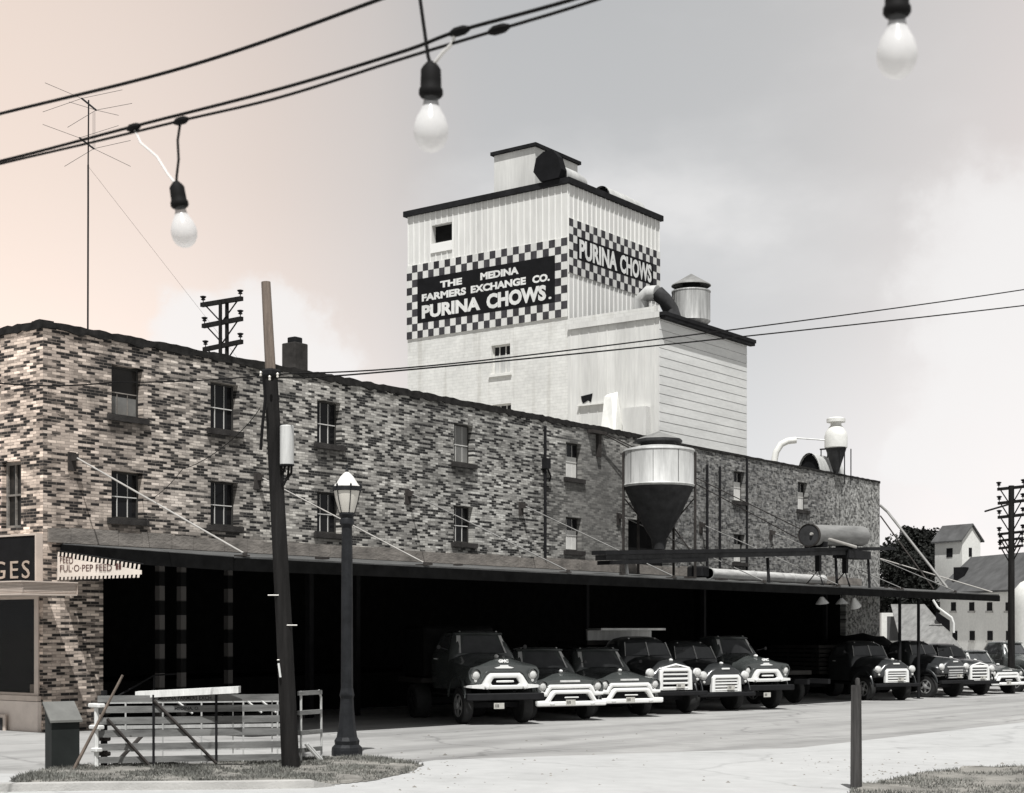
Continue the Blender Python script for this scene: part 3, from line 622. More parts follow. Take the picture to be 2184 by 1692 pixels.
mb = MB(); mb.box((TX0-.12, TY0-.12, TZ), (TX1+.12, TY1+.12, TZ+.2)); mb.build('roof_edge', M_TRIM, tow)
# windows of the tower
def twin(h, grey, name='window'):
    a, b, c, d = h; f = MB()
    y = TY0+.12
    for p in ((a, a+.05, c, d), (b-.05, b, c, d), (a+.05, b-.05, c, c+.05), (a+.05, b-.05, d-.05, d), (a+(b-a)/3-.015, a+(b-a)/3+.015, c+.05, d-.05), (a+(b-a)*2/3-.015, a+(b-a)*2/3+.015, c+.05, d-.05)): f.box((p[0], y, p[2]), (p[1], y+.04, p[3]))
    w = f.build(name, M_BLIND, tow); g = MB(); g.box((a, y+.041, c), (b, y+.06, d)); g.build('pane', M_GLASS, w)
    if grey: g = MB(); g.box((a+.05, y+.028, c+.05), (b-.05, y+.0405, c+(d-c)*.66)); g.build('shutter', M_GALV, w)
    s = MB(); s.box((a-.08, TY0-.07, c-.09), (b+.08, TY0-.002, c-.003)); s.build('sill', M_WHITE2, w)
a, b, c, d = h1; f = MB(); f.box((a-.02, TY0-.05, c-.34), (b+.02, TY0-.002, c-.002)); w = f.build('opening_hatch', M_RIB, tow); g = MB(); g.box((a, TY0+.22, c), (b, TY0+.26, d)); g.build('pane', M_DARKIN, w)  # near-black sheet at the back paints the shade inside the opening
twin(h2, True); twin(h3, True)
# painted signs
def checks(mb, org, ux, uz, nn, cols, rows, cell, skip):
    for i in range(cols):
        for j in range(rows):
            if (i+j) % 2 == 0 and not skip(i, j):
                p = org+ux*(i*cell[0])+uz*(j*cell[1]); mb.add([p, p+ux*cell[0], p+ux*cell[0]+uz*cell[1], p+uz*cell[1]], [(0, 1, 2, 3)])
X_, Y_, Z_ = Vector((1, 0, 0)), Vector((0, 1, 0)), Vector((0, 0, 1))
S0, S1 = 12.92, 15.62
mb = MB(); mb.box((TX0, TY0-.045, S0), (TX1+.005, TY0-.001, S1)); sg = mb.build('painted_sign', M_WHITE, tow)
cw, chh = (TX1-TX0)/28, (S1-S0)/10
mb = MB(); checks(mb, Vector((TX0, TY0-.049, S0)), X_, Z_, None, 28, 10, (cw, chh), lambda i, j: 2 <= i < 26 and 2 <= j < 8); mb.build('dark_checks', M_CHECK, sg)
mb = MB(); mb.box((TX0+2*cw, TY0-.051, S0+2*chh), (TX0+26*cw, TY0-.046, S0+8*chh)); mb.build('black_panel', M_SIGNBLK, sg)
px0, pz0, pw, ph = TX0+2*cw, S0+2*chh, 24*cw, 6*chh
def word(s, x, z, w, h, b=.05): text_obj(s, M_LETTER, sg, (px0+pw*x, TY0-.0515, pz0+ph*z), X_, Z_, pw*w, ph*h, .004, b)
word('THE', .175, .715, .165, .15); word('MEDINA', .475, .735, .275, .16); word('FARMERS', .035, .475, .335, .165); word('EXCHANGE', .405, .48, .395, .165); word('CO.', .845, .475, .12, .165)
word('PURINA', .035, .085, .44, .30); word('CHOWS', .52, .075, .42, .335); word('.', .957, .085, .02, .05)
R0, R1 = 14.43, 16.29
mb = MB(); mb.box((TX1+.002, TY0-.003, R0), (TX1+.04, TY1+.01, R1)); sg = mb.build('painted_sign', M_WHITE, tow)
cw, chh = (TY1-TY0)/24, (R1-R0)/7
mb = MB(); checks(mb, Vector((TX1+.044, TY0, R0)), Y_, Z_, None, 24, 7, (cw, chh), lambda i, j: 2 <= i < 22 and 2 <= j < 5); mb.build('dark_checks', M_CHECK, sg)
mb = MB(); mb.box((TX1+.041, TY0+2*cw, R0+2*chh), (TX1+.046, TY0+22*cw, R0+5*chh)); mb.build('black_panel', M_SIGNBLK, sg)
for s, a, w in (('PURINA', .025, .48), ('CHOWS', .545, .43)): text_obj(s, M_LETTER, sg, (TX1+.0465, TY0+2*cw+20*cw*a, R0+2.22*chh), Y_, Z_, 20*cw*w, 2.5*chh, .004, .038)
# penthouse
mb = MB(); mb.box((-7.42, 24.83, TZ+.15), (-5.6, 27.5, 19.3)); pn = mb.build('penthouse', M_WHITE, tow)
mb = MB(); mb.box((-7.52, 24.73, 19.3), (-5.5, 27.6, 19.42)); mb.build('penthouse_roof', M_TRIM, pn)
# annex flush with the warehouse wall
AY0, AY1, AZ = 24.0, 30.0, 12.5
mb = MB(); mb.quad((-.02, AY0+.001, 8.2), (-.02, AY1, 8.2), (-.02, AY1, AZ), (-.02, AY0+.001, AZ)); mb.quad((0, AY1, 7), (TX1, AY1, 7), (TX1, AY1, AZ), (0, AY1, AZ)); mb.quad((TX1, AY0-.012, 8), (0, AY0-.012, 8), (0, AY0-.012, AZ), (TX1, AY0-.012, AZ))
for k in range(10): x = TX1+.1+k*.37; mb.box((x, AY0-.03, 8), (x+.03, AY0-.013, AZ))
mb.build('annex_wall', M_WHITE, tow, fix=False)
mb = MB(); z = 8.47
mb2 = MB(); mb2.box((-.018, AY0, 8.46), (.002, AY1, AZ-.01)); mb2.build('siding_backing', M_SIGNBLK, tow)
k = 0
while z < AZ-.05:
    h = .30; zt = min(z+h-.012, AZ-.03); o = .03
    mb.add([(.0, AY0-.02, z), (.0+o, AY0-.02, z), (.022, AY0-.02, zt), (0, AY0-.02, zt), (.0, AY1+.02, z), (.0+o, AY1+.02, z), (.022, AY1+.02, zt), (0, AY1+.02, zt)], [(0, 1, 2, 3), (7, 6, 5, 4), (0, 4, 5, 1), (1, 5, 6, 2), (2, 6, 7, 3)]); z += h
mb.build('board_siding', M_CLAP, tow)
mb = MB(); mb.box((TX1+.04, AY0-.08, AZ), (.28, AY1+.25, AZ+.12)); mb.box((.06, AY0-.04, AZ-.1), (.26, AY1+.2, AZ-.002)); mb.build('annex_roof', M_TRIM, tow)
mb = MB(); mb.box((TX1+.041, AY0-.1, AZ-.05), (.05, AY0-.082, AZ+.13)); mb.build('annex_flashing', M_WHITE, tow)
# hole, ledge and slanted chute on the annex front
p = on_y(1240, 846, AY0); q = on_y(1265, 858, AY0)
mb = MB(); pts = [(p.x, p.z), (q.x, p.z+.06), (q.x-.06, q.z), (q.x-.2, q.z+.07), (p.x+.1, q.z-.02), (p.x+.05, q.z+.05)]; mb.prism(pts, lambda a: (a[0], AY0-.034, a[1]), lambda a: (a[0], AY0-.0305, a[1])); mb.build('broken_vent', M_SIGNBLK, tow)
p = on_y(1235, 866, AY0); q = on_y(1295, 860, AY0); mb = MB(); mb.box((p.x, AY0-.12, p.z-.03), (q.x, AY0-.031, p.z+.02)); mb.build('ledge', M_WHITE2, tow)
a = on_y(1296, 842, AY0); b = on_y(1385, 930, AY0)
mb = MB(); mb.add([(a.x, AY0-.031, a.z), (a.x+.42, AY0-.031, a.z+.05), (a.x+.75, AY0-.031, 8.3), (a.x+.15, AY0-.031, 8.3), (a.x, AY0-.2, a.z-.1), (a.x+.3, AY0-.24, a.z-.1), (a.x+.75, AY0-.75, 8.3), (a.x+.15, AY0-.75, 8.3)], [(0, 1, 2, 3), (4, 7, 6, 5), (0, 4, 5, 1), (1, 5, 6, 2), (2, 6, 7, 3), (3, 7, 4, 0)]); mb.build('chute', M_WHITE2, tow)
mb = MB(); p = on_y(1338, 868, AY0); mb.box((p.x, AY0-.3, 8.3), (p.x+.9, AY0-.031, 9.55)); mb.build('hatch_box', M_WHITE, tow)

# ------------------------------------------------------------------ things on the roofs
def hood(name, label, p, w, hgt, length, group='barrel hoods on the roofs', pale=True):
    """half barrel explosion vent: mouth towards -Y with a black sheet as its shade, pale curved back"""
    r = thing(name, label, 'roof vent', p, 0, group)
    prof = [(math.cos(a)*w/2, math.sin(a)*hgt) for a in [PI*k/12 for k in range(13)]]
    mb = MB(); secs = []
    for yy, sx, sz in ((0, 1, 1), (length*.55, 1, 1), (length, .95, .55)):
        secs.append([(x*sx, yy, z*sz) for x, z in prof])
    mb.loft(secs, closed=False); mb.loft([[(x*.96, yy+.002, z*.95) for x, z in prof] for yy in (0, length*.9)], closed=False)
    mb.build('shell', M_GALV if pale else M_GALVD, r, local=True, smooth=True, fix=False)
    mb = MB(); mb.poly([(x*.97, .12, z*.97) for x, z in prof]); mb.build('mouth', M_SIGNBLK, r, local=True)  # black sheet set inside the mouth as painted shade
    mb = MB(); mb.box((-w/2-.03, -.05, -.10), (w/2+.03, length, .0)); mb.build('base', M_TRIM, r, local=True)
    return r
# cowl at the tower corner: black canted hood with a pale barrel behind it
ck = thing('cowl_vent', 'black canted cowl with pale barrel behind it at tower roof corner', 'roof vent', (-4.35, 24.0, TZ+.2), 0)
mb = MB()
poly = [(-.62, .42), (-.5, .92), (-.18, 1.1), (.22, 1.1), (.46, .82), (.62, .32), (.5, .02), (-.30, .0)]
mb.loft([[(x*.95, -.2, z*.92) for x, z in poly], [(x*.95, .12, z*.9) for x, z in poly], [(x*.6, .45, z*.62) for x, z in poly]]); mb.build('hood', M_SIGNBLK, ck, local=True)
mb = MB(); mb.lathe([(.34, .40), (.34, 1.2), (.26, 1.75), (0, 1.9)], (.1, 0, .28), 16, axis='Y', M=Matrix(((1, 0, 0, 0), (0, -1, 0, 0), (0, 0, 1, 0), (0, 0, 0, 1))) @ Matrix.Identity(4)); 
for i, v in enumerate(mb.v): mb.v[i] = Vector((v.x, abs(v.y), v.z))
mb.build('barrel', M_GALV, ck, local=True, smooth=True)
hood('barrel_vent', 'pale barrel hood with dark mouth at far edge of tower roof', (-4.2, 26.9, TZ+.2), .85, .50, 2.7)
p = at(1735, 985, 60.5); hood('barrel_vent', 'pale barrel hood on the low warehouse roof beside the cyclone', (p.x-.2, p.y, 8.25), 1.0, .95, 2.6)

# cyclone on the annex roof with its duct
p = at(1474, 655, 52.6); cy_ = thing('dust_cyclone', 'galvanised dust collector drum with conical rain cap on annex roof', 'dust collector', (p.x, p.y, AZ+.12))
r = .655; mb = MB(); mb.lathe([(.45, -.05), (.655, .14), (.665, .16), (.655, .18), (.655, 1.14), (.675, 1.15), (.665, 1.19), (.30, 1.24)], n=28); mb.build('drum', M_GALVG, cy_, local=True, smooth=True)
mb = MB(); mb.lathe([(.30, 1.26), (.30, 1.42), (.26, 1.47)], n=20); mb.build('neck', M_IRON, cy_, local=True, smooth=True); mb = MB(); mb.lathe([(.2, 1.56), (.66, 1.36), (.68, 1.37), (.67, 1.40), (0.0, 1.80)], n=28, caps=False); mb.build('rain_cap', M_GALVM, cy_, local=True, smooth=True); mb = MB(); mb.lathe([(0, 1.50), (.64, 1.345)], n=28, caps=False); mb.build('cap_underside', M_IRON, cy_, local=True)  # black underside disc paints the shade beneath the cap
for a in (-2.4, -2.1): mb = MB(); mb.box((-.012, -.01, .3), (.012, .01, 1.2), M=Matrix.Rotation(a, 4, 'Z') @ Matrix.Translation((.66, 0, 0))); mb.build('seam', M_IRON, cy_, local=True)
d0 = on_x(1366, 660, -1.6); a = at(1366, 662, 52.6); b = at(1368, 640, 52.4); c = at(1384, 626, 52.2); d = at(1402, 626, 52.0); e = at(1418, 640, 51.9); f = at(1430, 660, 52.1); g = p+Vector((-.1, -.2, 0))
dk = thing('bent_duct', 'fat goose neck duct curving from annex roof to the dust collector', 'duct', (a.x, a.y, AZ+.1))
mb = MB(); mb.tube([(a.x, a.y, AZ-.3), b, c, d], [.27, .27, .27, .27], 14); mb.build('rising_duct', M_GALV, dk, smooth=True)
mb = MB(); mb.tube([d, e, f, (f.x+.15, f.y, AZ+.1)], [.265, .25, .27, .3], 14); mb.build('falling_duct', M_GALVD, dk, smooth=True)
# small white cyclone on the far roof with hooked pipe
p = at(1783, 985, 61); cz_ = thing('white_cyclone', 'small white cyclone on thin legs above the far warehouse roof', 'dust collector', (p.x, p.y, 8.0))
k = 61/FP; zz = lambda py: (1339-py)*k+2.3-8.0
mb = MB(); mb.lathe([(.40, zz(957)), (.45, zz(955)), (.455, zz(932)), (.41, zz(922)), (.28, zz(912)), (.215, zz(908)), (.215, zz(902)), (.37, zz(901)), (.37, zz(894)), (.25, zz(891)), (0, zz(890))], n=22); mb.build('body', M_WHITE2, cz_, local=True, smooth=True)
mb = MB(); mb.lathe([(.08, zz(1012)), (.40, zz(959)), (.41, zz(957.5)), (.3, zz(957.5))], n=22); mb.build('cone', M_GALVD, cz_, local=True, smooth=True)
for sx, sy in ((-.5, -.3), (.5, -.3), (-.5, .3), (.5, .3)):
    mb = MB(); mb.tube([(sx, sy, -.05), (sx, sy, zz(958))], .022, 6); mb.build('leg', M_IRON, cz_, local=True)
mb = MB(); mb.box((-.54, -.34, zz(960)), (.54, -.3, zz(957))); mb.build('ring_bar', M_IRON, cz_, local=True)
a, b, c, d, e, f = [at(*q) for q in ((1650, 990, 61), (1655, 965, 61), (1666, 948, 61), (1680, 941, 61), (1698, 939, 61), (1770, 941, 61))]
hp = thing('hooked_pipe', 'thin white hooked pipe rising from the far roof to the white cyclone', 'pipe', (a.x, a.y, 8.0))
mb = MB(); mb.tube([(a.x, a.y, 8.0), a, b, c, d, e], .13, 10); mb.build('bend', M_WHITE2, hp, smooth=True)
mb = MB(); mb.tube([e+UP*.08, f+UP*.02], .03, 6); mb.build('line', M_GALV, hp)

# roof bracket and the two cables to the conveyor
rb = Vector((.06, wt(1272), 8.30))
cb_ = thing('hoist_bracket', 'rusty iron bracket at the parapet holding two long cables', 'bracket', rb)
mb = MB(); mb.box((rb.x-.05, rb.y-.55, rb.z-.06), (rb.x+.14, rb.y+.25, rb.z+.04)); mb.box((rb.x-.05, rb.y-.08, rb.z-.75), (rb.x+.05, rb.y+.08, rb.z-.06)); mb.build('plate', M_RUST, cb_)
e1, e2 = at(1640, 1088, 56.6), at(1725, 1150, 55.3)
for q, dz in ((at(1716, 1133, 55.6), 0), (at(1700, 1148, 54.9), -.05)):
    mb = MB(); mb.tube([rb+Vector((.12, .1, dz)), q], .017, 6); mb.build('cable', M_RUST, cb_)

# ------------------------------------------------------------------ hopper tank on the canopy
tx, ty = 2.0, 20.65; tk = thing('hopper_tank', 'galvanised round feed hopper with dark cone on iron legs above the canopy', 'hopper', (tx, ty, cz(2.0)))
T0 = cz(2.0); S = 46.4/FP; zz = lambda py: (1339-py)*S+2.3-T0
mb = MB(); mb.lathe([(1.06, zz(1040)), (1.09, zz(1036)), (1.06, zz(1033)), (1.06, zz(966)), (1.085, zz(964)), (1.07, zz(960)), (.62, zz(953))], n=36); mb.build('drum', M_GALV, tk, local=True, smooth=True)
mb = MB(); mb.lathe([(.55, zz(955)), (.55, zz(944)), (.70, zz(943)), (.70, zz(938)), (.0, zz(920))], n=8); mb.build('cap', M_GALVM, tk, local=True)
mb = MB(); mb.lathe([(.56, zz(956)), (.57, zz(946)), (.73, zz(943.5)), (.73, zz(938.5)), (.66, zz(938.2))], n=8); mb.build('cap_flange', M_GALVD, tk, local=True)
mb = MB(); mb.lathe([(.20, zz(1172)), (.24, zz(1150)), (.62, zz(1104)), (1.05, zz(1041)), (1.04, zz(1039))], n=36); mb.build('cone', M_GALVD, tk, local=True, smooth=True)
mb = MB(); mb.lathe([(.10, zz(1165)-.45), (.10, zz(1165))], n=10); mb.build('spout', M_RUST, tk, local=True)
legs = [(1.09*math.cos(math.radians(-53.5+q)), 1.09*math.sin(math.radians(-53.5+q))) for q in (-82, 82, 150, -150)]
for i, (x, y) in enumerate(legs):
    mb = MB(); mb.box((x-.03, y-.03, -.1), (x+.03, y+.03, zz(966))); mb.build('leg', M_RUST, tk, local=True)
    mb = MB(); mb.tube([(x, y, zz(1062)), (x*.12, y*.12, zz(1142))], .022, 6); mb.build('brace', M_RUST, tk, local=True)
x, y = legs[1]; mb = MB(); mb.tube([(x*.4, y*.4, zz(1125)), (x, y, zz(1188))], .022, 6); mb.build('brace', M_RUST, tk, local=True)
for i in range(3):
    a = math.radians(-100+i*42-10); mb = MB(); mb.box((-.008, -.006, zz(1033)), (.008, .006, zz(966)), M=Matrix.Rotation(a, 4, 'Z') @ Matrix.Translation((1.062, 0, 0))); mb.build('seam', M_GALVD, tk, local=True)
mb = MB(); mb.tube([(1.0*math.cos(-.95), 1.0*math.sin(-.95), zz(1038)), (.17*math.cos(-.95), .17*math.sin(-.95), zz(1148))], .018, 6); mb.build('cone_rib', M_GALV, tk, local=True)

# ------------------------------------------------------------------ conveyor above the canopy
p0 = Vector((4.0, 14.3, 4.12)); p1 = Vector((4.0, 33.4, 5.02)); cvd = (p1-p0).normalized()
cv = thing('inclined_conveyor', 'long dark steel conveyor beam resting above the canopy edge', 'conveyor', (4.0, 24, cz(4)))
def beam(mb, a, b, w, z0, z1):
    mb.loft([[(a.x-w, a.y, a.z+z0), (a.x+w, a.y, a.z+z0), (a.x+w, a.y, a.z+z1), (a.x-w, a.y, a.z+z1)], [(b.x-w, b.y, b.z+z0), (b.x+w, b.y, b.z+z0), (b.x+w, b.y, b.z+z1), (b.x-w, b.y, b.z+z1)]])
mb = MB(); beam(mb, p0, p1, .22, .08, .19); mb.build('trough', M_IRON, cv)
mb = MB(); beam(mb, p0+Vector((0, .1, 0)), p0+(p1-p0)*.80, .17, -.06, .078); mb.build('lower_channel', M_GALVD, cv)
mb = MB(); beam(mb, p0+Vector((0, .3, 0)), p0+(p1-p0)*.28, .24, -.17, -.062); mb.build('tail_frame', M_IRON, cv)
for f_ in (.07, .5, .76, .9):
    q = p0+(p1-p0)*f_; q2 = Vector((q.x+.1, q.y-.1, cz(4.1)))
    if q.z-.06-cz(4) > .05: mb = MB(); mb.tube([q+UP*(-.1), q2], .05, 8); mb.build('strut', M_GALV if f_ < .1 else M_IRON, cv)
for f_ in (.69, .80):
    q = p0+(p1-p0)*f_; b_ = cz(4)
    mb = MB(); mb.box((q.x-.08, q.y-.08, b_+.45), (q.x+.08, q.y+.08, q.z+.075)); mb.build('stand_post', M_IRON, cv)
    for dx, dy in ((-.3, -.25), (.3, -.25), (0, .35)): mb = MB(); mb.tube([(q.x, q.y, b_+.5), (q.x+dx, q.y+dy, cz(q.x+dx)+.01)], .02, 6); mb.build('leg', M_IRON, cv)
mb = MB(); q = p0+(p1-p0)*.83; mb.box((q.x-.3, q.y-.9, q.z-.2), (q.x+.3, q.y+.9, q.z+.078)); mb.build('gear_box', M_IRON, cv)
# motor drum with its prop
q = p0+(p1-p0)*.70; dr = thing('drive_drum', 'horizontal sheet metal drum with dark end lying on the conveyor', 'drum', (q.x+.05, q.y, q.z+.2))
mb = MB(); cyl = [(.0, -1.0), (.50, -1.0), (.35, -.98), (.35, 3.1), (.5, 2.47), (.0, 2.47)]
secs = [[(r_*math.cos(2*PI*k/28), yy+.0, .40+yy*.04+r_*math.sin(2*PI*k/28)) for k in range(28)] for r_, yy in cyl[2:4]]
mb.loft(secs); mb.build('shell', M_GALVM, dr, local=True, smooth=True)
mb = MB(); mb.loft([[(.345*math.cos(2*PI*k/28), yy, .36+.345*math.sin(2*PI*k/28)) for k in range(28)] for yy in (-1.0, -.975)]); mb.build('end_plate', M_GALVD, dr, local=True)
mb = MB(); mb.loft([[(r_*math.cos(2*PI*k/28), yy, .36+r_*math.sin(2*PI*k/28)) for k in range(28)] for r_, yy in ((.36, -1.02), (.38, -1.02), (.38, -.9), (.36, -.9), (.36, -1.02))], caps=False); mb.build('end_ring', M_RUST, dr, local=True)
mb = MB(); mb.tube([(.1, -1.06, .40), (.62, 1.3, .05)], .05, 10); mb.build('prop_pipe', M_ROD, dr, local=True)
for yy in (-.5, 1.9): mb = MB(); mb.box((-.4, yy, -.02), (.4, yy+.08, .16)); mb.build('cradle', M_IRON, dr, local=True)
# white pipe lying on the canopy
def P_on_can(px, py, X): return on_x(px, py, X)
a = on_x(1512, 1217, 2.9); b = on_x(1755, 1234, 2.9)
wp = thing('white_pipe', 'fat white pipe lying along the canopy roof beneath the conveyor', 'pipe', (2.9, (a.y+b.y)/2, cz(2.9)))
mb = MB(); mb.tube([(2.9, a.y, cz(2.9)+.17), (2.9, b.y, cz(2.9)+.17)], .16, 14); mb.build('barrel', M_PIPE, wp, smooth=True)
for f_ in (.0, .35, .7, .99):
    yy = a.y+(b.y-a.y)*f_; mb = MB(); mb.tube([(2.9, yy, cz(2.9)+.17), (2.9, yy+.08, cz(2.9)+.17)], .175, 14); mb.build('collar', M_GALV, wp, smooth=True)
a = on_x(1480, 1214, 2.6); bl = thing('motor_block', 'small dark motor block at the end of the white pipe', 'motor', (2.6, a.y, cz(2.6)))
mb = MB(); mb.box((2.4, a.y-.1, cz(2.4)), (2.95, a.y+.35, cz(2.6)+.36), bev=.04); mb.build('housing', M_IRON, bl); mb = MB(); mb.tube([(2.7, a.y+.36, cz(2.6)+.17), (2.9, a.y+.9, cz(2.6)+.17)], .04, 8); mb.build('shaft', M_GALV, bl)
# folded white papers / lamps hung under the canopy edge far right
for px, py, nm in ((1754, 1281, 'first'), (1800, 1284, 'second'), (1824, 1282, 'third')):
    pass
def hung(px, py, w, h, tilt, label):
    y = wt(px); p = on_x(px, py, 4.7); o = thing('hanging_lamp', label, 'hanging lamp', p, 0, 'pale lamps under the canopy')
    R = Matrix.Rotation(tilt, 4, 'X'); mb = MB(); mb.lathe([(.05, .12), (w*.3, .1), (w, -h), (w*.9, -h), (w*.25, .06)], n=14, M=R); mb.build('shade', M_LETTER, o, local=True, smooth=True)
    mb = MB(); mb.tube([(0, 0, .1), (0, 0, 3.5-p.z)], .012, 6); mb.build('stem', M_IRON, o, local=True)
hung(1753, 1281, .22, .10, .2, 'pale hanging lamp under canopy, leftmost of three'); hung(1795, 1284, .22, .06, .1, 'pale hanging lamp under canopy, middle of three'); hung(1822, 1282, .20, .22, .5, 'pale tilted hanging lamp under canopy, rightmost of three')

# ------------------------------------------------------------------ shop sign and feed banner
ss = thing('shop_sign', 'black shop sign board above the pinkish marquee', 'sign', (-2.2, -.12, 3.21))
p = on_y(85, 1150, -.12)
mb = MB(); mb.box((-4.6, -.14, 3.21), (-.05, -.02, 4.16)); mb.build('board', M_SIGNBLK, ss); mb = MB(); mb.box((-.048, -.16, 3.21), (.0, -.004, 4.2)); mb.box((-4.6, -.16, 4.162), (-.05, -.02, 4.2)); mb.build('edge_strip', M_CREAM, ss)
a = on_y(-14, 1236, -.14); b = on_y(64, 1238, -.14)
text_obj('GES', M_LETTERW, ss, (a.x, -.1415, 3.30), X_, Z_, b.x-a.x, .36, .012, -.0, space=1.25)
bn = thing('feed_banner', 'cream cloth feed banner with toothed edges hanging from canopy end', 'banner', (1.3, .3, 3.9))
b0, b1 = .02, 2.62; yb = .33
def btop(x): return 3.84+(3.50-3.84)*(x-b0)/(b1-b0)
mb = MB(); n = 24; top = []; bot = []
cell = (b1-b0)/21
for i in range(21):
    x = b0+i*cell; zt, zt2 = btop(x), btop(x+cell)
    wv = lambda u, z: yb+.004*math.sin(u*5+z*2)
    pts = [(x, 3.33), (x+cell, 3.33), (x+cell, zt2-.09), (x, zt-.09)]
    mb.add([(u, wv(u, z), z) for u, z in pts]+[(u, wv(u, z)+.004, z) for u, z in pts], [(0, 1, 2, 3), (7, 6, 5, 4)])
    for (u0, u1, z0, z1, s_) in ((x, x+cell*.55, 3.27, 3.33, 0), (x+cell*.0, x+cell*.5, zt-.09, zt+.01, 1)):
        a_, b_ = (u0, u1); k = .02 if s_ else -.012
        pts = [(a_, z0), (b_, z0), (b_+k, z1), (a_+k, z1)] if s_ else [(a_+k, z0), (b_+k, z0), (b_, z1), (a_, z1)]
        mb.add([(u, wv(u, z), z) for u, z in pts], [(0, 1, 2, 3)])
mb.build('cloth', M_BANNER, bn, fix=False)
text_obj('FEED', M_INK, bn, (.12, yb-.007, 3.625), Vector((1, 0, -.10)), Z_, .42, .13, .002, .0)
text_obj('FUL·O·PEP FEED', M_INK, bn, (.12, yb-.007, 3.435), Vector((1, 0, -.012)), Z_, 1.62, .135, .002, .0)
mb = MB(); mb.box((1.86, yb-.010, 3.44), (1.93, yb-.006, 3.56)); mb.box((1.95, yb-.010, 3.44), (2.02, yb-.006, 3.55)); mb.build('emblem', M_INK, bn)
mb = MB(); mb.tube([(b0-.05, yb+.01, btop(b0)+.03), (b1+.05, yb+.01, btop(b1)+.03)], .015, 6); mb.build('cord', M_IRON, bn)

# ------------------------------------------------------------------ trucks (local frame: nose at x=0 facing +x, left is +y)
def interp(keys, x):
    if x >= keys[0][0]: return keys[0][1]
    for (xa, pa), (xb, pb) in zip(keys, keys[1:]):
        if xb <= x <= xa:
            t = (xa-x)/(xa-xb); t = t*t*(3-2*t)*.5+t*.5
            return [(a[0]+(b[0]-a[0])*t, a[1]+(b[1]-a[1])*t) for a, b in zip(pa, pb)]
    return keys[-1][1]
def clip_loft(mb, keys, xs, L, wx, wr, wz, nose_cap=True):
    secs = []
    for x in xs:
        pr = [list(p) for p in interp(keys, x)]
        d = wr*wr-(x-wx)**2
        zb = pr[0][1]
        if d > 0: zb = max(zb, wz-L+math.sqrt(d))
        pr[0][1] = min(zb, pr[1][1]-.02) if zb < pr[1][1] else pr[1][1]-.02
        right = [(x, p[0], p[1]+L) for p in pr]; left = [(x, -p[0], p[1]+L) for p in reversed(pr[:-1])]
        secs.append(right+left)
    mb.loft(secs, closed=True)
def wheel(root, x, y, r, w, star=True, rim_mat=None):
    sgn = 1 if y > 0 else -1
    o = bpy.data.objects.new('wheel', None); 
    mb = MB(); prof = [(r*.60, -w/2), (r*.72, -w/2-.012), (r*.93, -w/2), (r, -w*.32), (r, w*.32), (r*.93, w/2), (r*.72, w/2+.012), (r*.60, w/2)]
    secs = [[(rr*math.cos(2*PI*k/28), yy, rr*math.sin(2*PI*k/28)) for k in range(28)] for rr, yy in prof]; mb.loft(secs, caps=True)
    wh = mb.build('wheel', M_TYRE, root, local=True, smooth=True); wh.location = (x, y, r)
    yo = sgn*(w/2)
    mb = MB(); ring = [(r*.62, yo+sgn*.006), (r*.62, yo+sgn*.016), (r*.54, yo+sgn*.012), (r*.50, yo-sgn*.02)]
    mb.loft([[(rr*math.cos(2*PI*k/28), yy, rr*math.sin(2*PI*k/28)) for k in range(28)] for rr, yy in ring], caps=False)
    nsp = 5
    if star:
        for i in range(nsp):
            M = Matrix.Rotation(2*PI*i/nsp+.3, 4, 'Y'); ya, yb_ = sorted((yo-sgn*.02, yo+sgn*.03)); s = len(mb.v)
            mb.add([M @ Vector(p) for p in ((0, ya, -.055), (r*.54, ya, -.032), (r*.54, ya, .032), (0, ya, .055), (0, yb_, -.045), (r*.54, yb_-.012, -.025), (r*.54, yb_-.012, .025), (0, yb_, .045))], [(0, 1, 2, 3), (7, 6, 5, 4), (0, 4, 5, 1), (1, 5, 6, 2), (2, 6, 7, 3)])
        mb.loft([[(rr*math.cos(2*PI*k/16), yo+sgn*dd, rr*math.sin(2*PI*k/16)) for k in range(16)] for rr, dd in ((r*.2, .02), (r*.18, .06), (r*.1, .075))])
    else:
        mb.loft([[(rr*math.cos(2*PI*k/24), yo+sgn*dd, rr*math.sin(2*PI*k/24)) for k in range(24)] for rr, dd in ((r*.52, -.02), (r*.40, .022), (r*.2, .03), (r*.05, .035))])
    mb.build('rim', rim_mat or M_RIM, wh, local=True, smooth=True)
    mb = MB(); mb.loft([[(r*.6*math.cos(2*PI*k/20), yo+sgn*dd, r*.6*math.sin(2*PI*k/20)) for k in range(20)] for dd in (-.04, -.025)]); mb.build('brake_drum', M_IRON, wh, local=True)
    return wh
def outline(mb, poly, x0, x1, L, y0=0):       # front-plane polygon (y,z) given a thickness along x
    mb.prism(poly, lambda p: (x0, p[0]+y0, p[1]+L), lambda p: (x1, p[0]+y0, p[1]+L))
def band_ring(mb, outer, inner, x0, x1, L):
    n = len(outer); secs = [[(x0, p[0], p[1]+L) for p in outer], [(x1-.012, p[0], p[1]+L) for p in outer], [(x1, p[0]+(q[0]-p[0])*.2, p[1]+L+(q[1]-p[1])*.2) for p, q in zip(outer, inner)], [(x1, p[0]+(q[0]-p[0])*.8, p[1]+L+(q[1]-p[1])*.8) for p, q in zip(outer, inner)], [(x1-.02, p[0], p[1]+L) for p in inner], [(x0, p[0], p[1]+L) for p in inner]]
    mb.loft(secs, closed=True, caps=False)
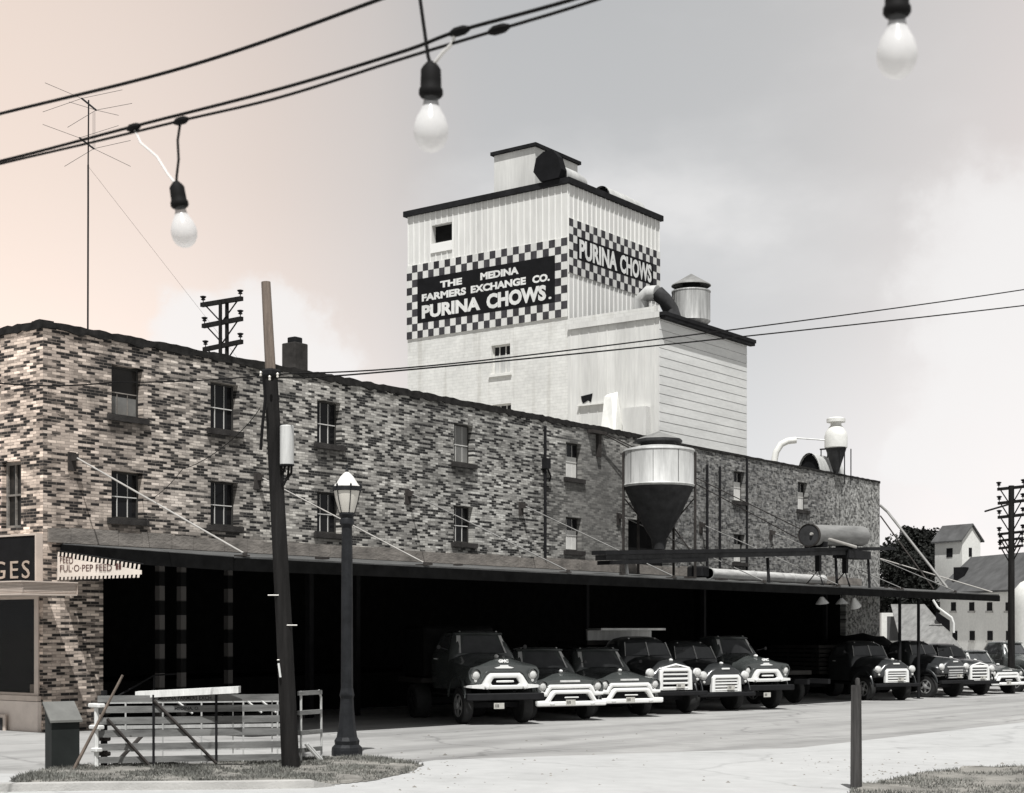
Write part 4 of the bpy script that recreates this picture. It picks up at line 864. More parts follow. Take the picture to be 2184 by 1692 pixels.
def rrect(x0, x1, hw, z, r=.14, bul=0.0):
    pts = []
    for cx_, cy_, a0 in ((x1-r, hw-r, 0), (x0+r, hw-r, 90), (x0+r, -hw+r, 180), (x1-r, -hw+r, 270)):
        for k in range(5):
            a = math.radians(a0+k*22.5); pts.append((cx_+r*math.cos(a), cy_+r*math.sin(a), z))
    return pts
def cab(root, keys, L, M, name='cab'):
    mb = MB(); secs = []
    for (z, x0, x1, hw, r) in keys: secs.append(rrect(x0, x1, hw, z+L, r))
    mb.loft(secs); return mb.build(name, M, root, local=True, smooth=True)
def headlight(root, x, y, z, r):
    mb = MB(); mb.lathe([(r*1.22, x-.07), (r*1.22, x-.01), (r*1.08, x+.012), (r*1.0, x+.004)], (0, y, z), 20, axis='X', caps=False); rim = None
    h = MB(); h.lathe([(r, x-.01), (r*.95, x+.02), (r*.7, x+.038), (r*.35, x+.046), (.001, x+.048)], (0, y, z), 20, axis='X'); o = h.build('headlight', M_LAMP, root, local=True, smooth=True)
    mb.build('rim', M_CHROME, o, local=True, smooth=True)
def mirror_arm(root, x, z, hw):
    for s in (-1, 1):
        mb = MB(); mb.tube([(x, s*hw, z), (x+.1, s*(hw+.28), z+.06)], .009, 6); mb.lathe([(.001, -.012), (.05, -.01), (.05, .01), (.001, .012)], (x+.1, s*(hw+.28), z+.06), 14, axis='X'); mb.build('mirror', M_GALVD, root, local=True)
def plate(root, x, y, z, w=.3, h=.14):
    mb = MB(); mb.box((x, y-w/2, z-h/2), (x+.012, y+w/2, z+h/2)); p = mb.build('number_plate', M_PLATE, root, local=True)
    mb = MB()
    for k in range(3): mb.box((x+.0121, y-w*.36+k*w*.13, z-h*.28), (x+.014, y-w*.29+k*w*.13, z+h*.28))
    mb.build('characters', M_IRON, p, local=True)
def body_box(root, kind, L):
    if kind == 'pickup':
        mb = MB(); x0, x1, hw, z0, z1 = -4.75, -2.86, .80, .62, 1.16
        mb.box((x0, -hw, z0), (x1, hw, z0+.06)); 
        for s in (-1, 1): mb.box((x0, s*hw-.025, z0+.061), (x1, s*hw+.025, z1))
        mb.box((x0, -hw+.026, z0+.061), (x0+.04, hw-.026, z1)); mb.box((x1-.04, -hw+.026, z0+.061), (x1, hw-.026, z1)); mb.build('cargo_bed', M_PAINT, root, local=True)
        for s in (-1, 1):
            mb = MB(); secs = []
            for k in range(9):
                a = PI*k/8; secs.append([(-3.95+.5*math.cos(a), s*.83, .42+.5*math.sin(a)), (-3.95+.48*math.cos(a), s*1.0, .42+.46*math.sin(a)), (-3.95+.42*math.cos(a), s*1.0, .40+.38*math.sin(a)), (-3.95+.42*math.cos(a), s*.83, .40+.38*math.sin(a))])
            mb.loft(secs); mb.build('rear_fender', M_PAINT, root, local=True, smooth=True)
        return
    mb = MB(); mb.box((-4.8 if kind == 'van' else -6.1, -.4, .62), (-2.8, .4, .82)); mb.build('chassis', M_IRON, root, local=True)
    z0, hw = 1.0, 1.08; top = {'stake': 1.95, 'rack': 2.0, 'van': 2.25, 'tarp': 1.75, 'flat': 1.15}[kind]
    mb = MB(); mb.box((-4.8 if kind == 'van' else -6.2, -hw, z0-.12), (-2.95, hw, z0)); bed = mb.build('cargo_bed', M_BED, root, local=True)
    if kind == 'van':
        mb = MB(); mb.box((-4.75, -hw+.10, z0+.001), (-3.0, hw-.10, top), bev=.06); mb.build('box_body', M_DARKIN, root, local=True, smooth=True); return  # near-black body, the canopy's shade put into its colour
    if kind != 'flat':
        n = 6
        for k in range(n):
            za = z0+.03+(top-z0)*k/n; zb = z0+(top-z0)*(k+1)/n-.02
            mb = MB()
            for s in (-1, 1): mb.box((-6.15, s*(hw-.04)-.02, za), (-3.0, s*(hw-.04)+.02, zb))
            mb.box((-3.03, -hw+.05, za), (-2.99, hw-.05, zb)); mb.build('stake_board', M_BED, bed, local=True)
        for s in (-1, 1):
            for xx in (-6.0, -5.0, -4.0, -3.1): mb = MB(); mb.box((xx-.04, s*(hw-.09)-.02, z0), (xx+.04, s*(hw-.09)+.02, top)); mb.build('stake', M_IRON, bed, local=True)
    if kind == 'rack':
        mb = MB(); mb.box((-3.1, -1.05, 2.0), (-3.0, 1.05, 2.32)); mb.box((-3.0, -1.05, 2.28), (-2.2, 1.05, 2.34)); mb.build('cab_guard', M_GALV, root, local=True)
    if kind == 'tarp':
        mb = MB(); secs = []
        for xx, sc_ in ((-6.1, .6), (-5.3, .95), (-4.4, 1.0), (-3.6, .9), (-3.0, .45)):
            secs.append([(xx+.03*math.sin(k*3), math.cos(PI*k/10)*1.05*(.9+.1*sc_), z0+.6+sc_*(.75+.08*math.sin(k*2.1+xx*2))*math.sin(PI*k/10)) for k in range(11)])
        mb.loft(secs, closed=True); mb.build('tarpaulin', M_TARP, root, local=True, smooth=True)

KA = [(-.0, [(.84, .60), (.92, .72), (.94, .86), (.88, .955), (.64, .985), (.48, .995), (.24, 1.02), (0, 1.03)]),
      (-.12, [(.88, .52), (.945, .70), (.96, .88), (.90, .985), (.66, 1.005), (.5, 1.03), (.26, 1.075), (0, 1.085)]),
      (-.5, [(.93, .48), (.97, .70), (.975, .92), (.92, 1.02), (.70, 1.04), (.54, 1.10), (.3, 1.155), (0, 1.165)]),
      (-1.0, [(.94, .46), (.965, .70), (.97, .95), (.91, 1.06), (.74, 1.10), (.56, 1.17), (.32, 1.22), (0, 1.235)]),
      (-1.42, [(.92, .42), (.94, .70), (.945, .98), (.89, 1.12), (.78, 1.18), (.60, 1.235), (.34, 1.27), (0, 1.28)])]
XS = [0, -.05, -.12, -.22, -.30, -.36, -.42, -.5, -.6, -.7, -.8, -.9, -1.0, -1.08, -1.14, -1.2, -1.3, -1.42]
def truck_common(root, L, r, wtrack, wx, kind, M, rear_x):
    for s in (-1, 1): wheel(root, wx, s*wtrack, r, .22 if L < .2 else .24, L > .2)
    for s in (-1, 1): wheel(root, rear_x, s*wtrack, r, .22 if L < .2 else .42, L > .2, M_IRON)  # rear rims black, the shade under the canopy put into their colour
    mb = MB(); mb.box((wx-.05, -wtrack+.1, r-.06), (wx+.05, wtrack-.1, r+.06)); mb.box((rear_x-.06, -wtrack+.2, r-.07), (rear_x+.06, wtrack-.2, r+.07)); mb.box((-3.0, -.38, .42+L*.6), (-.15, -.30, .56+L*.6)); mb.box((-3.0, .30, .42+L*.6), (-.15, .38, .56+L*.6)); mb.build('running_gear', M_IRON, root, local=True)
    body_box(root, kind, L)
def truck_a(label, kind, heavy, group, plate_y=-.2, M=None):
    """rounded 1950s cab with a white grille that doubles as bumper"""
    M = M or M_PAINT; L = .34 if heavy else .0; r = .43 if heavy else .36
    t = thing('farm_truck' if heavy else 'pickup_truck', label, 'truck' if heavy else 'pickup truck', (0, 0, 0), 0, group)
    wx = -.72; wz = r+(.10 if heavy else .03)
    mb = MB(); clip_loft(mb, KA, XS, L, wx, r+.13, wz); body = mb.build('bonnet_and_fenders', M, t, local=True, smooth=True)
    # arch lips
    for s in (-1, 1):
        mb = MB(); secs = []
        for k in range(13):
            a = math.radians(8+164*k/12); ca, sa = math.cos(a), math.sin(a); ro, ri = r+.20, r+.115
            secs.append([(wx+ro*ca, s*.955, wz+ro*sa), (wx+(ro-.02)*ca, s*.995, wz+(ro-.02)*sa), (wx+ri*ca, s*.995, wz+ri*sa), (wx+ri*ca, s*.955, wz+ri*sa)])
        mb.loft(secs); mb.build('arch_lip', M, t, local=True, smooth=True)
    keys = [(.44, -2.78, -1.30, .86, .10), (.62, -2.80, -1.30, .90, .12), (1.10, -2.80, -1.32, .91, .14), (1.26, -2.79, -1.36, .86, .16), (1.50, -2.74, -1.50, .765, .20), (1.69, -2.68, -1.62, .665, .22), (1.735, -2.64, -1.58, .66, .22), (1.775, -2.55, -1.66, .57, .22), (1.79, -2.4, -1.85, .40, .2)]
    cab(t, keys, L, M)
    # windscreen: centre sheet and wrapped ends
    for nm, ya, yb_, xa, xb in (('windscreen', -.60, .60, 0, 0),):
        mb = MB(); zb, zt = 1.275+L, 1.675+L
        row = lambda z, k: [(-1.36-.26*k-.16, -.785+.11*k, z), (-1.375-.26*k, -.64+.09*k, z), (-1.345-.26*k+.02, 0, z), (-1.375-.26*k, .64-.09*k, z), (-1.36-.26*k-.16, .785-.11*k, z)]
        b0_, b1_ = [(p[0]+.012, p[1]*1.01, p[2]) for p in row(zb, 0)], [(p[0]+.012, p[1]*1.01, p[2]) for p in row(zt, 1)]
        mb.loft([b0_, b1_], closed=False); mb.build('windscreen', M_TGLASS, t, local=True, smooth=True, fix=False)
    mb = MB(); mb.loft([[(x, y, z+L) for x, y, z in q] for q in ([(-1.72, -.655, 1.70), (-1.64, -.655, 1.70), (-1.66, -.655, 1.735), (-1.76, -.63, 1.76)], [(-1.65, -.4, 1.71), (-1.54, -.4, 1.705), (-1.56, -.4, 1.74), (-1.68, -.4, 1.785)], [(-1.63, 0, 1.715), (-1.51, 0, 1.71), (-1.53, 0, 1.745), (-1.66, 0, 1.79)], [(-1.65, .4, 1.71), (-1.54, .4, 1.705), (-1.56, .4, 1.74), (-1.68, .4, 1.785)], [(-1.72, .655, 1.70), (-1.64, .655, 1.70), (-1.66, .655, 1.735), (-1.76, .63, 1.76)])]); mb.build('roof_visor', M, t, local=True, smooth=True)
    for s in (-1, 1):
        mb = MB(); mb.loft([[(-1.385, s*.60, 1.27+L), (-1.42, s*.70, 1.27+L), (-1.385, s*.71, 1.27+L), (-1.345, s*.60, 1.27+L)], [(-1.635, s*.52, 1.68+L), (-1.67, s*.60, 1.68+L), (-1.64, s*.61, 1.68+L), (-1.605, s*.52, 1.68+L)]]); mb.build('screen_pillar', M_GALV, t, local=True)  # pale pillar colour paints the bright reflection beside the windscreen
        mb = MB(); mb.poly([(-1.72, s*.868, 1.28+L), (-2.45, s*.872, 1.28+L), (-2.45, s*.70, 1.66+L), (-1.86, s*.695, 1.66+L)]); mb.build('side_window', M_TGLASS, t, local=True, fix=False)
        mb = MB(); mb.box((-2.45, s*.915-.01, 1.12+L), (-2.28, s*.915+.012, 1.145+L)); mb.build('door_handle', M_CHROME, t, local=True)
        mb = MB(); mb.box((-2.5, s*.84-.12, .40+L*.7), (-1.32, s*.84+.12, .45+L*.7)); mb.build('running_board', M_IRON, t, local=True)
        mb = MB(); mb.lathe([(.022, -.02), (.022, .03), (.0, .045)], (-1.72, s*.5, 1.765+L), 8, axis='X'); mb.build('clearance_lamp', M_LAMP, t, local=True)
        mb = MB(); mb.tube([(-1.42, s*.12, 1.275+L), (-1.42+.02, s*.42, 1.34+L)], .008, 5); mb.build('wiper', M_GALV, t, local=True)
        headlight(t, .012, s*.755, .855+L*.82, .092)
        mb = MB(); mb.lathe([(.04, 0), (.036, .02), (.0, .03)], (.0, s*.755, .70+L*.9), 12, axis='X'); mb.build('parking_lamp', M_LAMP, t, local=True, smooth=True)
        # eyebrow over the lamp
        mb = MB(); mb.loft([[(-.1, s*.755+.13*math.cos(a), .865+L*.85+.13*math.sin(a)) for a in [PI*k/8 for k in range(9)]], [(.07, s*.755+.135*math.cos(a), .865+L*.85+.13*math.sin(a)) for a in [PI*k/8 for k in range(9)]], [(.07, s*.755+.115*math.cos(a), .865+L*.85+.11*math.sin(a)) for a in [PI*k/8 for k in range(9)]]], closed=False); mb.build('lamp_hood', M, t, local=True, smooth=True, fix=False)
    mirror_arm(t, -1.5, 1.35+L, .9)
    LG = L if heavy else 0
    # white grille
    def arch_poly(top, bot, w_top, w_mid, w_end, z_mid, th):
        o = [(-w_end, bot), (-w_end, z_mid-.0), (-w_mid, z_mid+.03), (-w_top-.03, top-.03), (-w_top+.03, top), (w_top-.03, top), (w_top+.03, top-.03), (w_mid, z_mid+.03), (w_end, z_mid), (w_end, bot)]
        return o
    if heavy:
        zt, zo, zi, zb = .83, .72, .565, .475
        outer = [(-.60, zb), (-.60, zb+.11), (-.46, zt-.06), (-.38, zt), (.38, zt), (.46, zt-.06), (.60, zb+.11), (.60, zb)]
        inner = [(-.34, zi-.005), (-.385, zi+.045), (-.325, zo-.02), (-.29, zo), (.29, zo), (.325, zo-.02), (.385, zi+.045), (.34, zi-.005)]
        mb = MB(); band_ring(mb, outer, inner, -.02, .10, LG); g = mb.build('grille', M_CHROME, t, local=True, smooth=True)
        mb = MB(); mb.prism([(p[0]*.98, p[1]*1.0) for p in inner], lambda p: (.0, p[0], p[1]+LG), lambda p: (.012, p[0], p[1]+LG)); mb.build('grille_opening', M_SIGNBLK, g, local=True)
        mb = MB(); mb.lathe([(.001, -.24), (.022, -.22), (.026, 0), (.022, .22), (.001, .24)], (.06, 0, .642+LG), 10, axis='Y'); mb.build('centre_bar', M_CHROME, g, local=True, smooth=True)
        for s in (-1, 1): mb = MB(); mb.loft([[(.0, s*.59, zb+LG), (.11, s*.59, zb+.01+LG), (.11, s*.59, zb+.10+LG), (.0, s*.59, zb+.11+LG)], [(-.03, s*.88, zb+.02+LG), (.09, s*.88, zb+.025+LG), (.09, s*.88, zb+.085+LG), (-.03, s*.88, zb+.09+LG)], [(-.18, s*.99, zb+.04+LG), (-.12, s*1.01, zb+.045+LG), (-.12, s*1.01, zb+.065+LG), (-.18, s*.99, zb+.07+LG)]]); mb.build('bumper_wing', M_CHROME, g, local=True, smooth=True)
        for s in (-1, 1): mb = MB(); mb.lathe([(.06, .1), (.062, .13), (.045, .16), (.0, .17)], (0, s*.50, zb+.05+LG), 14, axis='X'); mb.build('bullet', M_CHROME, g, local=True, smooth=True)
        mb = MB(); band_ring(mb, [(p[0]*1.16, p[1]+(.06 if p[1] > .6 else 0)) for p in outer], [(p[0]*1.08, p[1]+(.035 if p[1] > .6 else 0)) for p in outer], -.05, .03, LG); mb.build('grille_shoulder', M, t, local=True, smooth=True)
        mb = MB(); mb.box((-.02, -1.02, .56), (.14, 1.02, .72), bev=.02); mb.build('bumper', M_IRON, t, local=True)
        plate(t, .145, plate_y, .44, .27, .13)
    else:
        for nm, zt, zb, wt_, we, inn in (('grille', .89, .60, .57, .90, False), ('bumper_grille', .76, .40, .50, .94, True)):
            th = .095
            # arched ribbon
            top = [(-we, zb+.10), (-.68, zb+.11), (-wt_-.05, zt-.05), (-wt_+.02, zt), (wt_-.02, zt), (wt_+.05, zt-.05), (.68, zb+.11), (we, zb+.10)]
            botl = [(-we, zb+.03), (-.64, zb+.01), (-wt_+.03, zt-th-.03), (-wt_+.07, zt-th), (wt_-.07, zt-th), (wt_-.03, zt-th-.03), (.64, zb+.01), (we, zb+.03)]
            x1 = .06 if not inn else .13
            mb = MB(); secs = [[(x1-.12-.0, a[0], a[1]), (x1-.02, a[0], a[1]), (x1, (a[0]+b[0])/2, (a[1]*.7+b[1]*.3)), (x1, (a[0]+b[0])/2, (a[1]*.3+b[1]*.7)), (x1-.02, b[0], b[1]), (x1-.12, b[0], b[1])] for a, b in zip(top, botl)]
            mb.loft(secs); g = mb.build(nm, M_CHROME, t, local=True, smooth=True)
            if inn:
                mb = MB(); mb.box((x1-.11, -.95, zb-.03), (x1+.01, .95, zb+.085), bev=.025); mb.build('lower_bar', M_CHROME, g, local=True, smooth=True)
                for s in (-1, 1): mb = MB(); mb.lathe([(.055, x1), (.058, x1+.04), (.04, x1+.06), (0, x1+.07)], (0, s*.55, zb+.03), 12, axis='X'); mb.build('bullet', M_CHROME, g, local=True, smooth=True)
                mb = MB(); mb.prism([(-.46, zb+.09), (.46, zb+.09), (.41, zt-th), (-.41, zt-th)], lambda p: (x1-.1, p[0], p[1]), lambda p: (x1-.08, p[0], p[1])); mb.build('grille_opening', M_SIGNBLK, g, local=True)
                mb = MB(); mb.lathe([(.001, -.2), (.016, -.18), (.016, .18), (.001, .2)], (x1-.03, 0, (zb+.09+zt-th)/2), 8, axis='Y'); mb.build('centre_bar', M_CHROME, g, local=True)
        mb = MB(); mb.box((-.06, -.80, .42), (-.03, .80, .80)); mb.build('radiator_panel', M_IRON, t, local=True)
        plate(t, .135, -.05, .46, .26, .13)
    # badge on the bonnet lip
    zb_ = .93+L
    if heavy:
        mb = MB(); mb.prism([(-.26, -.03), (-.12, .0), (-.10, .03), (.10, .03), (.12, 0), (.26, -.03), (.2, -.045), (-.2, -.045)], lambda p: (.0, p[0], p[1]+zb_+.05), lambda p: (.012, p[0], p[1]+zb_+.05)); mb.build('badge', M_CHROME, t, local=True)
        text_obj('GMC', M_CHROME, t, (-.055, -.13, 1.055+L), (0, 1, 0), (-.3, 0, 1), .26, .075, .03, .05, name='badge_letters', local=True)
    else:
        mb = MB(); mb.loft([[(-.03, y, 1.0), (.02, y, .985), (.03, y, .95), (-.03, y, .93)] for y in (-.27, .27)]); mb.build('badge', M_GALV, t, local=True)
    mb = MB(); mb.lathe([(.03, -.08), (.05, -.02), (.035, .05), (.0, .09)], (-.48, 0, 1.20+L), 10, axis='X'); mb.build('bonnet_ornament', M_CHROME, t, local=True, smooth=True)
    truck_common(t, L, r, .80, wx, kind, M, (-3.9 if kind == 'van' else -4.6) if heavy else -3.95)
    if heavy: t.scale = (1, .93, 1.02)
    return t
KB = [(0, [(.30, .62), (.50, .66), (.52, .72), (.52, .78), (.50, .86), (.46, .98), (.30, 1.06), (0, 1.09)]),
      (-.06, [(.72, .60), (.82, .68), (.84, .76), (.78, .82), (.62, .84), (.52, .98), (.32, 1.11), (0, 1.14)]),
      (-.20, [(.84, .56), (.91, .70), (.92, .84), (.86, .92), (.66, .92), (.54, 1.02), (.34, 1.16), (0, 1.19)]),
      (-.6, [(.90, .50), (.945, .70), (.95, .90), (.88, 1.0), (.66, 1.0), (.56, 1.07), (.36, 1.20), (0, 1.23)]),
      (-1.1, [(.91, .46), (.94, .66), (.94, .84), (.88, .93), (.72, .97), (.62, 1.10), (.40, 1.24), (0, 1.27)]),
      (-1.42, [(.88, .42), (.90, .60), (.90, .74), (.86, .90), (.78, 1.05), (.68, 1.16), (.42, 1.27), (0, 1.30)])]
def truck_b(label, kind, group, L=.26, grille='white', M=None, shell=False, guard=None):
    """older rounded cab, split windscreen, separate fenders and a barred grille"""
    M = M or M_PAINT2; r = .42; wx = -.68; wz = r+.08
    t = thing('farm_truck', label, 'truck', (0, 0, 0), 0, group)
    mb = MB(); clip_loft(mb, KB, XS, L, wx, r+.12, wz); mb.build('bonnet_and_fenders', M, t, local=True, smooth=True)
    for s in (-1, 1):
        mb = MB(); secs = []
        for k in range(13):
            a = math.radians(8+164*k/12); ca, sa = math.cos(a), math.sin(a); ro, ri = r+.19, r+.105
            secs.append([(wx+ro*ca, s*.93, wz+ro*sa), (wx+(ro-.02)*ca, s*.965, wz+(ro-.02)*sa), (wx+ri*ca, s*.965, wz+ri*sa), (wx+ri*ca, s*.93, wz+ri*sa)])
        mb.loft(secs); mb.build('arch_lip', M, t, local=True, smooth=True)
    keys = [(.44, -2.75, -1.32, .84, .10), (.62, -2.78, -1.32, .88, .14), (1.10, -2.80, -1.36, .89, .18), (1.28, -2.78, -1.40, .86, .2), (1.52, -2.72, -1.52, .78, .24), (1.70, -2.62, -1.62, .70, .26), (1.79, -2.5, -1.74, .58, .26), (1.84, -2.35, -1.9, .40, .2), (1.85, -2.25, -2.0, .2, .1)]
    cab(t, keys, L, M)
    for s in (-1, 1):
        mb = MB(); mb.poly([(-1.372, s*.02, 1.325+L), (-1.41, s*.70, 1.33+L), (-1.575, s*.63, 1.65+L), (-1.555, s*.02, 1.68+L)]); mb.build('windscreen', M_TGLASS, t, local=True, fix=False)
        mb = MB(); mb.tube([(-1.405, s*.73, 1.31+L), (-1.58, s*.65, 1.68+L)], .014, 6); mb.build('screen_pillar', M_GALV, t, local=True)  # pale pillar colour paints the bright reflection at the screen edge
        mb = MB(); mb.poly([(-1.75, s*.872, 1.31+L), (-2.40, s*.872, 1.31+L), (-2.38, s*.745, 1.64+L), (-1.88, s*.745, 1.64+L)]); mb.build('side_window', M_TGLASS, t, local=True, fix=False)
        mb = MB(); mb.box((-2.4, s*.90-.01, 1.12+L), (-2.25, s*.90+.012, 1.145+L)); mb.build('door_handle', M_CHROME, t, local=True)
        mb = MB(); mb.box((-2.6, s*.84-.14, .40+L*.7), (-1.32, s*.84+.12, .45+L*.7)); mb.build('running_board', M_IRON, t, local=True)
        headlight(t, -.02, s*.74, .86+L, .10)
        mb = MB(); mb.lathe([(.04, 0), (.036, .02), (.0, .03)], (-.03, s*.73, .68+L), 12, axis='X'); mb.build('parking_lamp', M_LAMP, t, local=True, smooth=True)
        mb = MB(); mb.lathe([(.022, -.02), (.022, .03), (.0, .045)], (-1.78, s*.42, 1.79+L), 8, axis='X'); mb.build('clearance_lamp', M_LAMP, t, local=True)
    mb = MB(); mb.tube([(-1.362, 0, 1.31+L), (-1.548, 0, 1.69+L)], .018, 6); mb.build('screen_divider', M_GALV, t, local=True)
    mirror_arm(t, -1.5, 1.4+L, .87)
    C = M_CHROME if grille == 'white' else M_BARS
    zb, zt, w = .40, (1.0 if shell else .88), .50
    outer = [(-w-.02, zb), (-w, zt-.08), (-w+.08, zt), (w-.08, zt), (w, zt-.08), (w+.02, zb)]; inner = [(-w+.10, zb+.02), (-w+.11, zt-.12), (-w+.13, zt-.10), (w-.13, zt-.10), (w-.11, zt-.12), (w-.10, zb+.02)]
    mb = MB()
    if grille == 'white':
        band_ring(mb, outer, inner, -.04, .07, L)
        if shell: mb.loft([[(-.02, -.46, zt-.03+L), (.07, -.46, zt-.03+L), (.05, -.42, zt+.02+L)], [(-.02, 0, zt+.10+L), (.07, 0, zt+.08+L), (.05, 0, zt+.12+L)], [(-.02, .46, zt-.03+L), (.07, .46, zt-.03+L), (.05, .42, zt+.02+L)]])
    else: mb.box((-.04, -w, zt-.05+L), (.06, w, zt+L), bev=.012)
    g = mb.build('grille', C, t, local=True, smooth=True)
    mb = MB(); mb.box((-.05, -w+.04, zb+L), (-.02, w-.04, zt-.06+L)); mb.build('grille_opening', M_SIGNBLK, g, local=True)
    nb = 4
    for k in range(nb):
        z = zb+.03+(zt-zb-.16)*k/(nb-.4)+L; mb = MB(); mb.loft([[(-.01, y, z), (.035+.01, y, z+.01), (.035+.01, y, z+.045), (-.01, y, z+.065)] for y in (-w+.09, 0, w-.09)]); mb.build('grille_bar', C, g, local=True)
    mb = MB(); mb.box((-.02, -.98, zb-.10+L*.8), (.14, .98, zb+.02+L*.8), bev=.02); mb.build('bumper', M_IRON if grille == 'white' else M_IRON, t, local=True)
    plate(t, .10 if True else 0, .12, zb+.12+L, .26, .12)
    mb = MB(); mb.box((-.02, -.14, 1.03+L), (.03, .14, 1.075+L), bev=.01); mb.build('badge', M_CHROME, t, local=True)
    mb = MB(); mb.lathe([(.03, -.06), (.05, -.02), (.035, .05), (.0, .09)], (-.2, 0, 1.20+L), 10, axis='X'); mb.build('bonnet_ornament', M_CHROME, t, local=True, smooth=True)
    truck_common(t, L, r, .78, wx, kind, M, -4.6)
    return t
G1 = 'trucks parked nose out under the canopy'
def place(t, px, head, u=4.95, dz=0):
    # nose at distance u from the wall, seen at picture column px
    k = (px-1092)/FP; y = (9.48-.8039*u+k*(31-.5948*u))/(.5948-.8039*k)
    t.location = (u, y, gz(y)+dz); t.rotation_euler = (0, math.atan2(-.0139*math.sin(math.radians(head)), 1)*-1, math.radians(head)); return t
place(truck_a('large dark truck with white grille and box body at left end of the row', 'van', True, G1, -.2), 1074, -31.5)
p2 = place(truck_a('dark pickup with two tier white grille directly beside the large left truck', 'pickup', False, G1), 1214, -28)
p3 = copy_tree(p2); tag(p3, 'dark pickup with white grille between another pickup and a barred grille truck'); place(p3, 1341, -27)
place(truck_b('dark truck with tall white barred grille and pale guard over its cab', 'rack', G1, .26, 'white', shell=True), 1438, -28)
place(truck_b('dark truck with squat white barred grille, second from right in the canopy row', 'stake', G1, .16, 'white'), 1546, -24)
place(truck_a('dark truck with white grille at right end of the six truck row', 'stake', True, G1, -.1), 1633, -24, 5.3)
place(truck_b('black truck with white barred grille just right of the short wooden post', 'stake', G1, .24, 'white'), 1910, -28)
place(truck_b('black truck with humped dark tarpaulin load and dull grille bars', 'tarp', G1, .3, 'dark'), 2036, -16, 5.2)
place(truck_b('black truck with solid white grille shell between tarpaulin truck and pickup', 'flat', G1, .2, 'white', shell=True), 2086, -25, 5.0)
p4 = copy_tree(p2); tag(p4, 'dark pickup with white grille far right, in front of the pale mill'); place(p4, 2146, -24, 5.0)
place(truck_a('dark truck cut off by the right edge beside the far pickup', 'flat', True, G1, 0), 2222, -24, 5.2)
# dark flat trailer in the gap of the row
k = wt(1700); ft = thing('flat_trailer', 'low black flat trailer in the dark gap between the two truck rows', 'trailer', (2.2, 26.4, gz(26.4)), math.radians(-20))
mb = MB(); mb.box((-3, -1.05, .95), (1.6, 1.05, 1.08)); mb.build('deck', M_BED, ft, local=True)
mb = MB(); mb.box((1.3, -.5, .7), (3.0, -.4, .85)); mb.box((1.3, .4, .7), (3.0, .5, .85)); mb.build('drawbar', M_IRON, ft, local=True)
for s in (-1, 1): wheel(ft, 1.0, s*.85, .42, .2, True)
for s in (-1, 1): wheel(ft, -2.2, s*.85, .42, .2, True)

# ------------------------------------------------------------------ poles, lamp, wires
pb = on_g(622, 1642); d0 = (pb-CAM).dot(FW); top = at(567, 602, d0+.15)
wpole = thing('utility_pole', 'leaning wooden pole with pale weathered top rising from the grass by the gates', 'utility pole', pb)
jt = pb+(top-pb)*((1642-792)/(1642-602))
mb = MB(); mb.tube([pb+UP*-.3, pb+(jt-pb)*.35, jt], [.132, .118, .098], 14); mb.build('lower_shaft', M_WOODD, wpole, smooth=True)
mb = MB(); mb.tube([jt-(top-pb).normalized()*.02, top], [.078, .068], 14); mb.build('upper_shaft', M_WOODL, wpole, smooth=True)
mb = MB(); mb.box((jt.x-.12, jt.y-.12, jt.z-.10), (jt.x+.12, jt.y+.12, jt.z+.02), bev=.03); mb.build('pole_band', M_IRON, wpole)
for px, py in ((556, 797), (592, 800), (575, 806)):
    q = at(px, py, d0-.12); mb = MB(); mb.lathe([(.008, -.04), (.019, -.03), (.014, -.006), (.022, .012), (.013, .03), (0, .036)], q, 10); mb.build('insulator', M_OPAL, wpole, smooth=True)
for px, py, s in ((580, 1270, -1), (619, 1334, 1), (600, 1408, -1)):
    q = at(px, py, d0-.05); mb = MB(); mb.tube([q-RT*.06, q+RT*.1*1], .009, 5); mb.build('step_bolt', M_ROD, wpole)
mb = MB(); q = at(594, 1415, d0-.12); q2 = at(598, 1445, d0-.12); mb.tube([q, q2], .016, 6); mb.build('pale_tag', M_LETTER, wpole)
# can on the pole
q = at(612, 950, d0); can_ = thing('transformer_can', 'pale metal transformer can hanging on the leaning pole', 'transformer', q)
k = d0/FP; mb = MB(); mb.lathe([(.0, -42*k), (15*k, -42*k), (15*k, 40*k), (13*k, 42*k), (0, 44*k)], n=20); mb.build('can', M_GALV, can_, local=True, smooth=True)
mb = MB(); mb.lathe([(16*k, -44*k), (16*k, -41*k), (15*k, -41*k)], n=20); mb.build('base_ring', M_IRON, can_, local=True)
for a, b, c in (((-4, -44), (-9, -62), (-10, -82)), ((4, -44), (2, -66), (-8, -86)), ((10, -44), (9, -60), (-6, -80))):
    mb = MB(); mb.tube([RT*(a[0]*k)+UP*(a[1]*k), RT*(b[0]*k)+UP*(b[1]*k), RT*(c[0]*k)+UP*(c[1]*k)], .018, 6); mb.build('lead', M_CABLE, can_, local=True)
mb = MB(); mb.box((-.16, -.03, .05), (-.06, .03, .14)); mb.box((-.16, -.03, -.2), (-.06, .03, -.12)); mb.build('hanger', M_IRON, can_, local=True)
# climbing conduit bundle on the left of the pole
cdp = []
mb = MB(); mb.tube([at(562, 800, d0-.2), at(566, 850, d0-.16), at(560, 905, d0-.15), at(556, 960, d0-.14)], .022, 7); mb.build('drip_loop', M_CABLE, wpole)

